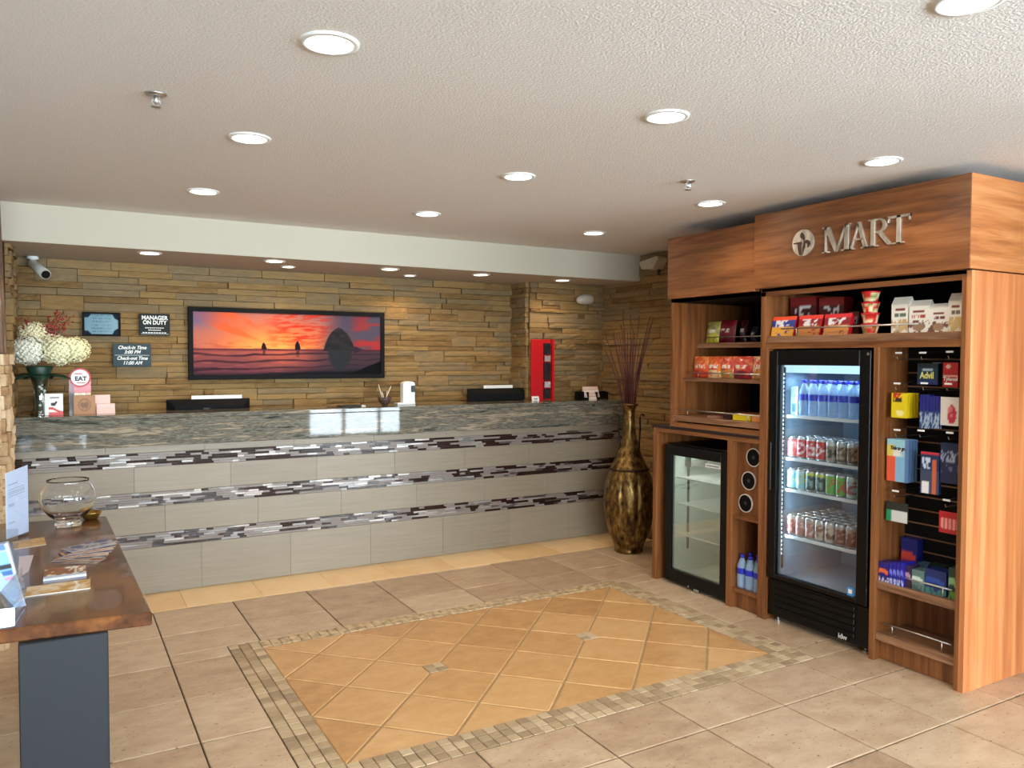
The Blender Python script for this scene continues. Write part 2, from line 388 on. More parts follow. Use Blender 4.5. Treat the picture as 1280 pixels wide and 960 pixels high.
# mosaic frame: near and left and right runs piece by piece, the far run joined
g0 = tile_mesh([(0.0018, 0.0018), (mt_-.0018, 0.0018), (mt_-.0018, mt_-.0018), (0.0018, mt_-.0018)], 0.001, 0.002).mesh('mosaic_tile'); g0.materials.append(m_mosaic)
stuffg = G(); cnt = 0; rr = random.Random(3)
def piece(x, y, single_):
    global cnt
    a = rr.uniform(-0.03, 0.03)
    if single_ and cnt < 300:
        shareobj('mosaic_tile', g0, floor, (x, y, rr.uniform(-.0006, .0008)), (1, 1, 1), (0, 0, 0)); cnt += 1
    else:
        t = tile_mesh([(x+.0018, y+.0018), (x+mt_-.0018, y+.0018), (x+mt_-.0018, y+mt_-.0018), (x+.0018, y+mt_-.0018)], 0.001, 0.002)
        stuffg.add(t.v, t.f)
nxm = round((OX1-OX0)/mt_)
for r_ in range(3):
    for i in range(nxm): piece(OX0+i*mt_, OY0+r_*mt_, True)
nym = int((OY1-OY0-5*mt_)/mt_+0.5)+2
for c_ in range(3):
    for j in range(3, 3+nym): piece(OX0+c_*mt_, OY0+j*mt_, True)
for c_ in range(3):
    for j in range(3, 3+nym): piece(OX1-(c_+1)*mt_, OY0+j*mt_, True)
for r_ in range(2):
    for i in range(3, nxm-3): piece(OX0+i*mt_, MY1+0.006+r_*mt_, False)
so = _mk('mosaic_rows', stuffg.mesh('mosaic_rows'), m_mosaic_stuff, False, 0); so.parent = floor; so['kind'] = 'stuff'
# diagonal orange tiles with two small mosaic insets
U = (MX1-MX0)/5
pad = G().box(MX0, MX1, MY0, MY1, -0.011, -0.0035); po = _mk('grout_bed', pad.mesh('grout_bed'), m_grout_l, False, 0); po.parent = floor
V_ = (MY1-MY0)/3
H_ = 0.052; cents = [(1.5, 1.5), (3.5, 1.5)]
for a in range(-4, 9):
    for b in range(-1, 10):
        # diamond between u-v in [a,a+1], u+v in [b,b+1] in medallion units
        q = [((a+b)/2, (b-a)/2), ((a+1+b)/2, (b-a-1)/2), ((a+b+2)/2, (b-a)/2), ((a+b+1)/2, (b-a+1)/2)]
        P = [(MX0+u*U, MY0+v*V_) for u, v in q]
        cx = sum(p[0] for p in P)/4; cy = sum(p[1] for p in P)/4
        g_ = 0.006
        P = [(cx+(p[0]-cx)*(1-g_/0.163), cy+(p[1]-cy)*(1-g_/0.163)) for p in P]
        P = clip(P, 1, 0, MX1-.003); P = clip(P, -1, 0, -MX0-.003) if len(P) > 2 else P
        P = clip(P, 0, 1, MY1-.003) if len(P) > 2 else P; P = clip(P, 0, -1, -MY0-.003) if len(P) > 2 else P
        for (u, v) in cents:
            mx_, my_ = MX0+u*U, MY0+v*V_
            if len(P) > 2 and abs(cx-mx_)+abs(cy-my_) < 0.3:
                if abs(cx-mx_) > abs(cy-my_): P = clip(P, 1, 0, mx_-H_-.003) if cx < mx_ else clip(P, -1, 0, -(mx_+H_+.003))
                else: P = clip(P, 0, 1, my_-H_-.003) if cy < my_ else clip(P, 0, -1, -(my_+H_+.003))
        if len(P) < 3: continue
        ar = abs(sum(P[i][0]*P[(i+1) % len(P)][1]-P[(i+1) % len(P)][0]*P[i][1] for i in range(len(P))))/2
        if ar < 0.0008: continue
        me = tile_mesh(P).mesh('diagonal_tile'); me.materials.append(m_orange); shareobj('diagonal_tile', me, floor, (0, 0, 0))
for (u, v) in cents:
    for dx in (-1, 0):
        for dy in (-1, 0):
            shareobj('inset_tile', g0, floor, (MX0+u*U+dx*H_, MY0+v*V_+dy*H_, 0.0), (0.97, 0.97, 1))

# ------------------------------------------------------------------ shell
ceil = struct('ceiling', G().box(XL, XE, YF, 6.6, ZC, ZC+0.1), m_ceil)
struct('trim_1', G().box(-1.0, XW+0.02, YS, 6.6, ZS+0.006, ZC-0.001).box(-1.0, XW+0.02, YS+0.001, 6.6, ZS, ZS+0.006, 1), [m_soffit, m_soffit_under])
# right wall at the desk end, its upper part by the soffit; far right wall beyond the mart
def stones(wall, org, du, dn, u1, z0, z1, mat, rmin=0.030, rmax=0.060, lmin=0.14, lmax=0.46, depth=(0.008, 0.042), seed=1, limit=300, u0=0.0):
    """ledge stone courses: each stone an object; org + du*u, dn is the outward normal"""
    r = random.Random(seed); rot = math.atan2(du[1], du[0]); n = 0; zz = z0; skip = []
    while zz < z1-0.012:
        h = r.uniform(rmin, rmax)
        if zz+h > z1-0.02: h = z1-zz
        u = u0-r.uniform(0, lmax*0.5); nxt = []
        while u < u1:
            blocked = [b for b in skip if b[0] < u+0.01 and b[1] > u+0.01]
            if blocked: u = blocked[0][1]; continue
            L = r.uniform(lmin, lmax); e = u+L
            ahead = [b[0] for b in skip if b[0] > u+0.005 and b[0] < e+0.05]
            if ahead: e = min(ahead)
            tall = r.random() < 0.36 and zz+h+0.045 < z1 and (e-u) < 0.34
            a, b_ = max(u, u0), min(e, u1)
            hh = h
            if tall: hh = h+0.045; nxt.append((u, e, 0.045))
            if b_-a > 0.02:
                d = r.uniform(*depth); g_ = 0.0016
                cu = (a+b_)/2; c = Vector(org)+Vector((du[0],du[1],0))*cu; 
                if n < limit:
                    o = shareobj('stone', STV[r.randrange(6)], wall, (c.x, c.y, zz+hh/2), (b_-a-g_*2, d+0.01, hh-g_*2), (0, 0, rot)); n += 1
                    if mat is not m_stone: o.material_slots[0].link = 'OBJECT'; o.material_slots[0].material = mat
            u = e
        # next course height equals what the tall ones expect
        if nxt:
            zz += h; h2 = 0.045; u = u0-r.uniform(0, 0.1); blk = sorted((a, b) for a, b, _ in nxt)
            while u < u1:
                bl = [b for b in blk if b[0] <= u+0.004 < b[1]]
                if bl: u = bl[0][1]; continue
                e = u+r.uniform(lmin, lmax); ah = [b[0] for b in blk if u+0.004 < b[0] < e+0.04]
                if ah: e = min(ah)
                a, b_ = max(u, u0), min(e, u1)
                if b_-a > 0.02 and n < limit:
                    d = r.uniform(*depth); c = Vector(org)+Vector((du[0],du[1],0))*((a+b_)/2)
                    o = shareobj('stone', STV[r.randrange(6)], wall, (c.x, c.y, zz+h2/2), (b_-a-.003, d+0.01, h2-.003), (0, 0, rot)); n += 1
                    if mat is not m_stone: o.material_slots[0].link = 'OBJECT'; o.material_slots[0].material = mat
                u = e
            zz += h2
        else: zz += h
        skip = []
    return n
STV = []
for v_ in range(6):
    r = random.Random(40+v_); nx_, nz_ = 5, 2; g = G()
    def fp(u, v, r=r):
        edge = u in (0.0, 1.0) or v in (0.0, 1.0)
        return (u-0.5, -1+(0.12+r.random()*0.16 if edge else r.random()*0.22), v-0.5)
    g.grid(fp, nx_, nz_)
    ring = [i for i in range(nx_+1)]+[(j*(nx_+1)+nx_) for j in range(1, nz_+1)]+[nz_*(nx_+1)+i for i in range(nx_-1, -1, -1)]+[j*(nx_+1) for j in range(nz_-1, 0, -1)]
    b = len(g.v)
    for i in ring: p = g.v[i]; g.v.append((p[0], 0.35, p[2])); g.c.append((1, 1, 1))
    nr = len(ring)
    for i in range(nr): g.f.append((ring[(i+1) % nr], ring[i], b+i, b+(i+1) % nr)); g.m.append(0)
    me = g.mesh('stone'); me.materials.append(m_stone); STV.append(me)

wb = struct('wall_back', G().box(-1.0, XR+0.02, YB, YB+0.15, 0, ZS), m_mortar)
stones(wb, (-0.24, YB, 0), (1, 0), (0, -1), XR+0.23, 1.12, ZS, m_stone, seed=5, lmin=0.19, lmax=0.54, rmin=.034, rmax=.062)
wr = struct('wall_recess', G().box(XR, XW+0.1, YR, YR+0.45, 0, ZS), m_mortar)
stones(wr, (XR, YR, 0), (1, 0), (0, -1), XW-XR, 1.10, ZS, m_stone, seed=6, lmin=0.16, lmax=0.4)
n_ = stones(wr, (XR, YB, 0), (0, -1), (-1, 0), YB-YR, 1.10, ZS, m_stone, seed=8, lmin=0.1, lmax=0.3, limit=100)
wri = struct('wall_right', G().box(XW, XW+0.15, 0.6, 6.5, 0, ZC), m_mortar)
stones(wri, (XW, YR, 0), (0, -1), (-1, 0), YR-4.32, 0.0, ZC, m_stone, seed=9, lmin=0.2, lmax=0.56, rmin=.036, rmax=.068, limit=300)
wl = struct('wall_left', G().box(-1.0, -0.26, 5.5, 6.5, 0, ZS), m_mortar)
stones(wl, (-0.26, 5.55, 0), (0, 1), (1, 0), YB-5.55, 1.1, ZS, m_stone, seed=11, lmin=0.1, lmax=0.3)
pier = struct('wall_pier', G().box(-0.80, -0.262, 4.92, 5.5, 0, 1.56), m_mortar)
stones(pier, (-0.80, 4.92, 0), (1, 0), (0, -1), 0.545, 0.0, 1.56, m_pier, 0.045, 0.09, 0.06, 0.2, (0.012, 0.05), seed=12, limit=200)
stones(pier, (-0.262, 4.90, 0), (0, 1), (1, 0), 0.62, 0.0, 1.56, m_pier, 0.045, 0.09, 0.06, 0.2, (0.012, 0.045), seed=13, limit=200)
post = struct('trim_2', G().box(-0.78, -0.29, 4.95, 5.42, 1.56, ZC-0.001), m_mortar)
for i in range(4):
    a = -0.78+i*0.13; shareobj('plank', None, post, (0, 0, 0)) if False else None
    o = _mk('plank', G().box(a+.002, a+.128, 4.925, 4.955, 1.562, ZC-0.003).mesh('plank'), m_oldwood, False, 0.004); o.parent = post
for i in range(4):
    a = 4.93+i*0.125; x_ = -0.243-0.012*(i % 2)
    o = _mk('plank', G().prism([(-0.29, 1.562), (x_, 1.562), (x_-0.022, ZC-0.003), (-0.29, ZC-0.003)], 1, a+.002, a+.123).mesh('plank'), m_oldwood, False, 0.003); o.parent = post
# the rest of the lobby, behind and beside the camera
def wall_with_openings(name, ax, c0, c1, a0, a1, z1, holes, mat):
    g = G(); edges = sorted(holes); cur = a0
    def bx(u0, u1, z0, z1_):
        if ax == 1: g.box(u0, u1, c0, c1, z0, z1_)
        else: g.box(c0, c1, u0, u1, z0, z1_)
    for (h0, h1, hz0, hz1) in edges:
        bx(cur, h0, 0, z1)
        if hz0 > 0: bx(h0, h1, 0, hz0)
        bx(h0, h1, hz1, z1); cur = h1
    bx(cur, a1, 0, z1); return struct(name, g, mat)
WIN = (3.95, 6.75, 0.05, 2.25)
wall_with_openings('wall_front', 1, YF-0.15, YF, XL, XE, ZC, [(-2.2, 2.9, 0.9, 2.2), WIN], m_paint)
wall_with_openings('wall_far_left', 0, XL-0.15, XL, YF, 6.6, ZC, [], m_paint)
wall_with_openings('wall_far_right', 0, XE, XE+0.15, YF, 6.6, ZC, [(-2.4, 0.6, 0.05, 2.25)], m_paint)
struct('wall_side', G().box(XL, -0.95, 5.5, 5.65, 0, ZC), m_paint)
struct('wall_lobby_right', G().box(XW+0.1, XE, 2.9, 3.05, 0, ZC), m_paint)
m_alu = M('window_aluminium', (70, 66, 62), 0.4, metal=0.6)
def window(name, ax, c, a0, a1, z0, z1, n):
    g = G(); t = 0.025
    def bx(gg, u0, u1, zz0, zz1, h=t):
        if ax == 1: gg.box(u0, u1, c-h, c+h, zz0, zz1)
        else: gg.box(c-h, c+h, u0, u1, zz0, zz1)
    bx(g, a0, a1, z0, z0+0.06); bx(g, a0, a1, z1-0.06, z1)
    for i in range(n+1):
        u = a0+(a1-a0)*i/n; u = min(max(u, a0+0.03), a1-0.03); bx(g, u-0.03, u+0.03, z0+.06, z1-.06)
    o = struct(name, g, m_alu)
    for i in range(n):
        gg = G(); u0_ = a0+(a1-a0)*i/n; bx(gg, u0_+0.02, a0+(a1-a0)*(i+1)/n-0.02, z0+.05, z1-.05, 0.003)
        p = _mk('pane', gg.mesh('pane'), m_bowl, False, 0); p.parent = o
window('window_1', 1, YF-0.08, WIN[0], WIN[1], WIN[2], WIN[3], 4)
window('window_fill', 1, YF-0.08, -2.2, 2.9, 0.9, 2.2, 5)  # unseen window, widened to fill the left of the lobby with daylight
window('window_3', 0, XE+0.08, -2.4, 0.6, 0.05, 2.25, 3)
def portal(loc, rot, sx, sy):
    d = bpy.data.lights.new('daylight_portal', 'AREA'); d.shape = 'RECTANGLE'; d.size = sx; d.size_y = sy; d.cycles.is_portal = True
    o = bpy.data.objects.new('daylight_portal', d); C.objects.link(o); o.location = loc; o.rotation_euler = rot
portal(((WIN[0]+WIN[1])/2, YF-0.2, 1.15), (pi/2, 0, 0), 2.8, 2.2)
portal((0.35, YF-0.2, 1.55), (pi/2, 0, 0), 5.1, 1.3)
portal((XE+0.2, -0.9, 1.15), (pi/2, 0, pi/2), 3.0, 2.2)

# ------------------------------------------------------------------ recessed lamps
def downlight(p, z, r, watt, colr, lens, label, group):
    t = thing('recessed_downlight', label, 'ceiling light', (p[0], p[1], z), group)
    g = G().lathe([(r*1.28, z-0.0005), (r*1.26, z-0.006), (r*1.02, z-0.008), (r*1.0, z-0.002)], p[0], p[1], 32, cap=False)
    part('trim_ring', g, m_white, t, smooth=True)
    g = G().lathe([(0.0005, z-0.0035), (r, z-0.0035)], p[0], p[1], 32, cap=False)
    g.f = [f[::-1] for f in g.f]
    part('lens', g, lens, t)
    d = bpy.data.lights.new('lamp_light', 'SPOT'); d.energy = watt; d.color = colr; d.spot_size = radians(150); d.spot_blend = 0.6; d.shadow_soft_size = r*0.8
    o = bpy.data.objects.new('lamp_light', d); C.objects.link(o); o.parent = t; o.location = (0, 0, -0.05-r*0.0)
LB = [((412, 53), 'the largest ceiling downlight on the left half of the picture'),
      ((312, 172), 'ceiling downlight second from the soffit in the left row'),
      ((254, 239), 'ceiling downlight nearest the soffit in the left row'),
      ((833, 145), 'ceiling downlight in the middle row, farthest from the soffit of those fully in view'),
      ((648, 220), 'ceiling downlight in the middle of the middle row'),
      ((534, 267), 'ceiling downlight nearest the soffit in the middle row'),
      ((1103, 201), 'ceiling downlight above the corner of the MART header'),
      ((888, 254), 'ceiling downlight over the lower wooden header of the mart'),
      ((742, 291), 'ceiling downlight nearest the stone wall in the right row'),
      ((1212, 0), 'ceiling downlight cut off by the top edge of the picture')]
for (px, py), lb in LB:
    p = HZ(px, py, ZC); downlight((p.x, p.y), ZC, 0.066, LAMP_W*1.0, LAMP_COL, m_lens, lb, 'round downlights in the main ceiling')
for k, (px, py, rr_) in enumerate([(187, 316, .058), (343, 326, .058), (487, 336, .058), (601, 343, .058), (703, 350, .058), (360, 333, .042), (512, 344, .042)]):
    p = HZ(px, py, ZS); lb = ['leftmost soffit downlight, above the check-in signs', 'soffit downlight above the left part of the sunset picture, front one of the pair',
        'soffit downlight above the right end of the sunset picture, front one of the pair', 'soffit downlight left of the stone corner, fourth from the left in the front row', 'rightmost soffit downlight, above the red rack',
        'small soffit downlight close to the stone, behind the one above the sunset picture', 'small soffit downlight close to the stone, right of the sunset picture'][k]
    downlight((p.x, min(p.y, YB-0.16)), ZS, rr_, SOFFIT_W*(1 if rr_ > .05 else .8), SOFFIT_COL, m_lens_s, lb, 'round downlights under the soffit')
def sprinkler(px, py, label):
    p = HZ(px, py, ZC); t = thing('fire_sprinkler', label, 'sprinkler', (p.x, p.y, ZC), 'ceiling sprinklers')
    part('escutcheon', G().lathe([(0.036, ZC-.0005), (0.034, ZC-.006), (0.018, ZC-.009)], p.x, p.y, 24), m_chrome, t, smooth=True)
    part('nozzle', G().lathe([(0.009, ZC-.009), (0.009, ZC-.03), (0.004, ZC-.034)], p.x, p.y, 12), m_chrome, t, smooth=True)
    g = G()
    for s_ in (-1, 1): g.tube([(p.x+s_*.010, p.y, ZC-.012), (p.x+s_*.014, p.y, ZC-.03), (p.x+s_*.004, p.y, ZC-.044)], .0025, 6)
    part('frame_arms', g, m_chrome, t)
    part('deflector', G().lathe([(0.003, ZC-.042), (0.017, ZC-.044), (0.017, ZC-.046), (0.003, ZC-.047)], p.x, p.y, 16), m_chrome, t)
sprinkler(195, 117, 'chrome ceiling sprinkler left, beside the left row of downlights')
sprinkler(860, 226, 'chrome ceiling sprinkler right of centre, left of the mart headers')

# ------------------------------------------------------------------ reception desk
XD0 = -0.235; XWD = XW-0.048
desk = thing('reception_desk', 'long reception desk faced in grey tiles with three glass mosaic bands', 'desk', (2.1, YC, 0))
part('core', G().box(XD0, XWD, YC+0.012, 5.90, 0, 0.99), m_cgrout, desk)
bands = [(0.835, 0.925), (0.577, 0.667), (0.308, 0.398)]
rows = [(0.003, 0.306, 0.823), (0.400, 0.575, 0.60), (0.669, 0.833, 0.42), (0.927, 0.968, 0.85)]
for (z0, z1, ph) in rows:
    x = ph-0.5935*2
    while x < XW:
        a, b = max(x, XD0), min(x+0.5935, XWD)
        if b-a > 0.02: part('tile', G().box(a+.0006, b-.0006, YC, YC+0.014, z0, z1), m_ctile, desk, bevel=0.0008)
        x += 0.5935
r = random.Random(21)
for (z0, z1) in bands:
    g = G(); nrow = 6; h = (z1-z0)/nrow
    for k in range(nrow):
        x = XD0
        while x < XWD-0.01:
            L = r.choice([0.045, 0.07, 0.095, 0.12]); e = min(x+L, XWD)
            mi = r.choices([0, 1, 2, 3], [0.34, 0.13, 0.42, 0.11])[0]
            g.box(x+.0008, e-.0008, YC-0.001-r.random()*.001, YC+0.014, z0+k*h+.0010, z0+(k+1)*h-.0010, mi); x = e
    part('mosaic_band', g, m_bands, desk, kind='stuff')
gt = thing('granite_countertop', 'polished grey veined granite worktop and apron on the reception desk', 'countertop', (2.1, YC, 0.97))
part('apron', G().box(XD0, XWD, YC-0.030, YC-0.002, 0.970, ZT-0.032), m_granite, gt, bevel=0.002)
part('slab', G().box(XD0, XWD, YC-0.034, 5.90, ZT-0.031, ZT), m_granite, gt, bevel=0.004)

# ------------------------------------------------------------------ things on the back walls
YP = YB-0.080
def rect_y(px0, py0, px1, py1, y):
    a, b = HY(px0, py0, y), HY(px1, py1, y); return a.x, b.x, b.z, a.z
def vnoise(x, y, sd=0):
    def hsh(i, j): return (math.sin(i*127.1+j*311.7+sd*74.7)*43758.5453) % 1.0
    i, j = math.floor(x), math.floor(y); fx, fy = x-i, y-j; fx = fx*fx*(3-2*fx); fy = fy*fy*(3-2*fy)
    return (hsh(i, j)*(1-fx)+hsh(i+1, j)*fx)*(1-fy)+(hsh(i, j+1)*(1-fx)+hsh(i+1, j+1)*fx)*fy
def fbm(x, y, sd=0): return (vnoise(x, y, sd)+0.5*vnoise(2*x, 2*y, sd+1)+0.25*vnoise(4*x, 4*y, sd+2))/1.75
def mixc(a, b, t): t = max(0, min(1, t)); return tuple(a[i]*(1-t)+b[i]*t for i in range(3))
def ss(a, b, x):
    t = max(0, min(1, (x-a)/(b-a))); return t*t*(3-2*t)
def sunset(u, v):
    hz = 0.42
    if v > hz:
        t = (v-hz)/(1-hz)
        d = sqrt(((u-0.40)*1.7)**2+(t*0.75)**2)
        c = mixc((248, 170, 84), (226, 112, 66), d*2.0); c = mixc(c, (132, 100, 116), d*1.3-0.40)
        ang = math.atan2(t*0.6+0.02, u-0.44)
        st = fbm(ang*5+2, d*3+1, 3)
        c = mixc(c, (238, 92, 48), ss(.45, .75, st)*ss(.1, .5, t)*(1-ss(.35, .55, u))*.9)
        st2 = fbm(u*16+t*10, t*20-u*13, 5)
        c = mixc(c, (196, 54, 38), ss(.34, .66, st2)*ss(.32, .5, u)*(1-ss(.58, .76, u-.08*t))*ss(.02, .35, t)*.95)
        c = mixc(c, (70, 68, 84), ss(.60, .76, u-.05*t)*.9)
        c = mixc(c, (168, 46, 46), ss(.42, .66, fbm(u*9, t*9-u*4, 9))*ss(.80, .88, u)*(1-t*.4)*.9)
        c = mixc(c, (112, 100, 136), (1-ss(0, .20, u))*ss(.45, .8, t)*.8)
        c = mixc(c, (150, 60, 44), ss(.5, .7, fbm(u*22, t*30, 8))*.35*(1-ss(.1, .3, t)))
    else:
        t = v/hz
        c = mixc((92, 54, 64), (150, 78, 70), t); c = mixc(c, (206, 104, 72), max(0, 1-abs(u-.44)*4.5)*t*0.7)
        c = mixc(c, (214, 100, 84), ss(.5, .8, fbm(u*14, v*40, 6))*.35*(1-ss(.5, .7, u)))
        wv = math.sin(v*52+fbm(u*5, v*6, 7)*6-u*6*(1-t))
        c = mixc(c, (38, 26, 38), ss(.35, .95, wv)*(.45+.5*fbm(u*9, v*8, 4)))
        c = mixc(c, (48, 44, 54), ss(.50, .78, u)*.75); c = mixc(c, (26, 26, 32), (1-ss(0, .35, t))*ss(.3, .7, u)*.8+(1-ss(0, .15, t))*.6)
        c = mixc(c, (74, 36, 52), (1-ss(0, .03, abs(v-hz+.012)))*.8)
    for (cu, w_, h_) in ((0.352, 0.013, 0.12), (0.53, 0.015, 0.145)):
        q = (v-hz+.01)/h_
        if 0 <= q < 1 and abs(u-cu+.002*q) < w_*(1-q**2.2)**.6*(1+.2*(vnoise(q*6, cu*9)-.5)): c = (36, 24, 30)
        if -0.8 < q < 0 and abs(u-cu) < w_*.6 and vnoise(v*120, cu) > .4: c = mixc(c, (40, 26, 34), .6)
    a = (u-0.765)/(0.092 if u > .765-.018 else .084)+.10; top = .37*max(0, 1-abs(a)**1.7)**.72+.010*(vnoise(u*70, 2)-.5)
    if abs(a) < 1 and hz-.02 <= v < hz+top: c = mixc((36, 36, 40), (52, 48, 50), vnoise(u*40, v*20, 3))
    r2 = ((u-0.765)/0.070)**2+((hz-v)/0.38)**2
    if v < hz and r2 < 1.15: c = mixc((44, 46, 50), c, ss(.8, 1.15, r2+.1*vnoise(u*10, v*40)))
    if .84 < u < .91 and abs(v-hz) < .06*(1-ss(.84, .91, u)): c = (50, 38, 48)
    if v < 0.2*(u-0.84)/0.16+.03*vnoise(u*8, 1): c = (16, 18, 20)
    return lin(c)
x0, x1, z0, z1 = rect_y(235, 383, 481, 472.5, YP)
pic = thing('framed_picture', 'wide black framed sunset beach print on the stone wall', 'picture', ((x0+x1)/2, YP, z0))
fr = 0.034
g = G().box(x0, x1, YP, YP+.03, z0, z0+fr).box(x0, x1, YP, YP+.03, z1-fr, z1).box(x0, x0+fr, YP, YP+.03, z0+fr, z1-fr).box(x1-fr, x1, YP, YP+.03, z0+fr, z1-fr)
part('frame', g, m_framek, pic, bevel=.002)
part('print', G().grid(lambda u, v: (x0+fr+(x1-x0-2*fr)*u, YP+0.012, z0+fr+(z1-z0-2*fr)*v), 300, 100, sunset).box(x0+.01, x1-.01, YP+.014, YP+.03, z0+.01, z1-.01), m_canvas, pic)

x0, x1, z0, z1 = rect_y(102.5, 389.5, 151, 420.5, YP)
t = thing('framed_certificate', 'small black framed certificate with pale blue sheet, left of the signs', 'picture', ((x0+x1)/2, YP, z0))
fr = .014
g = G().box(x0, x1, YP, YP+.025, z0, z0+fr).box(x0, x1, YP, YP+.025, z1-fr, z1).box(x0, x0+fr, YP, YP+.025, z0+fr, z1-fr).box(x1-fr, x1, YP, YP+.025, z0+fr, z1-fr)
part('frame', g, m_framek, t)
def cert(u, v):
    e = min(u, 1-u)*1.3; e2 = min(v, 1-v); k = e+e2*0.6-0.16*abs(math.sin(u*9))
    c = (30, 42, 54) if k < 0.10 else (118, 150, 164)
    if k >= .1 and int(v*12) % 2 and .2 < u < .8 and fbm(u*40, v*12) > .45: c = (88, 122, 138)
    return lin(mixc(c, (168, 200, 210), (u-.3)*.5*(k >= .1)))
part('sheet', G().grid(lambda u, v: (x0+fr+(x1-x0-2*fr)*u, YP+0.010, z0+fr+(z1-z0-2*fr)*v), 40, 26, cert), m_canvas, t)

m_sign1 = M('charcoal_sign', (44, 50, 50), 0.75, spec=.15); m_sign2 = M('blue_grey_sign', (62, 78, 84), 0.75, spec=.15)
x0, x1, z0, z1 = rect_y(174, 391.5, 212.5, 419.5, YP)
t = thing('manager_sign', 'dark sign reading MANAGER ON DUTY on the stone wall', 'sign', ((x0+x1)/2, YP, z0))
part('plate', G().box(x0, x1, YP, YP+.02, z0, z1), m_sign1, t, bevel=.002); cx = (x0+x1)/2; hh = z1-z0
text('lettering', 'MANAGER', .040, m_text_w, t, (cx, YP-.001, z1-hh*.20), '-Y', .0006, .0012, wid=(x1-x0)*.86)
text('lettering', 'ON DUTY', .040, m_text_w, t, (cx, YP-.001, z1-hh*.42), '-Y', .0006, .0012, wid=(x1-x0)*.78)
g = G()
for k, (w_, zz) in enumerate([(.62, .66), (.42, .76), (.80, .88)]):
    for i in range(9): g.box(cx-(x1-x0)*w_/2+(x1-x0)*w_*i/9, cx-(x1-x0)*w_/2+(x1-x0)*w_*(i+.72)/9, YP-.0008, YP, z1-hh*zz-.003, z1-hh*zz+.003)
part('small_print', g, m_text_w, t, kind='stuff')
part('holder_strip', G().box(x0+.008, x1-.008, YP-.002, YP, z0+.008, z0+.012), M('sign_line', (150, 160, 160), .4), t)
x0, x1, z0, z1 = rect_y(141, 429.5, 189, 458, YP)
t = thing('checkin_sign', 'blue grey sign with Check-in Time and Check-out Time hours', 'sign', ((x0+x1)/2, YP, z0)); cx = (x0+x1)/2; hh = z1-z0
part('plate', G().box(x0, x1, YP, YP+.02, z0, z1), m_sign2, t, bevel=.002)
for s_, zz, ww in (('Check-in Time', .17, .74), ('3:00 PM', .37, .44), ('Check-out Time', .64, .80), ('11:00 AM', .85, .50)):
    text('lettering', s_, .034, m_text_w, t, (cx, YP-.001, z1-hh*zz), '-Y', .0006, .0008, shear=.3, wid=(x1-x0)*ww)
part('rule', G().box(x0+.012, x1-.012, YP-.001, YP, z1-hh*.505-.001, z1-hh*.505+.001), m_text_w, t)

# cameras
def camera_unit(name, base, tip, label, r=.032):
    b, e = Vector(base), Vector(tip); d = (e-b).normalized()
    t = thing(name, label, 'security camera', base)
    part('mount', G().lathe([(0.035, ZS-.001), (0.035, ZS-.018), (0.016, ZS-.022), (0.014, b.z)], b.x, b.y, 16), m_white, t, smooth=True)
    part('housing', G().tube([b-d*.02, b, b+d*.10, e], [r*.7, r, r, r*1.05], 16), M('camera_shell', (196, 192, 182), .45), t, smooth=True)
    part('lens', G().tube([e-d*.002, e+d*.006], r*.82, 16), m_black, t)
p = HY(41, 328, 6.2); q = HY(57, 343, 6.0)
camera_unit('bullet_camera', (p.x, p.y, p.z-.01), (q.x, q.y, q.z), 'white bullet camera under the soffit in the left corner above the flowers')
p = HY(736, 374, 5.86); q = HY(716, 376, 5.80)
t = thing('emergency_lamp', 'white oval wall fixture high on the stone between soffit and red rack', 'wall light', (p.x, 5.95, p.z))
part('bracket', G().box(p.x-.045, p.x+.045, 5.88, 5.98, p.z-.035, p.z+.045), M('fixture_shell', (176, 168, 152), .5), t, bevel=.008)
part('housing', G().tube([(p.x+.04, 5.87, p.z), (p.x+.02, 5.87, p.z), (p.x-.05, 5.86, p.z-.004), (p.x-.11, 5.86, p.z-.012), (p.x-.13, 5.86, p.z-.014)], [.034, .045, .048, .034, .012], 16), M('fixture_head', (186, 180, 166), .5), t, smooth=True)
p = HX(816, 326, XW-.1)
t = thing('corner_fixture', 'cream wedge shaped fixture under the ceiling at the soffit end', 'wall light', (p.x, p.y, p.z))
q0, q1 = HX(806, 331, XW-.08), HX(830, 324, XW-.08)
part('housing', G().prism([(q0.y, q0.z), (q0.y-.03, q0.z-.045), (q1.y+.07, q0.z-.052), (q1.y, q1.z+.01), (q1.y+.03, q1.z+.025), (q0.y, q0.z+.02)], 0, XW-.14, XW-.02), m_soffit, t, bevel=.003)
part('arm', G().tube([(XW-.06, (q0.y+q1.y)/2-.03, q0.z-.045), (XW-.06, (q0.y+q1.y)/2-.03, q0.z-.10)], .012, 8), m_dark, t)

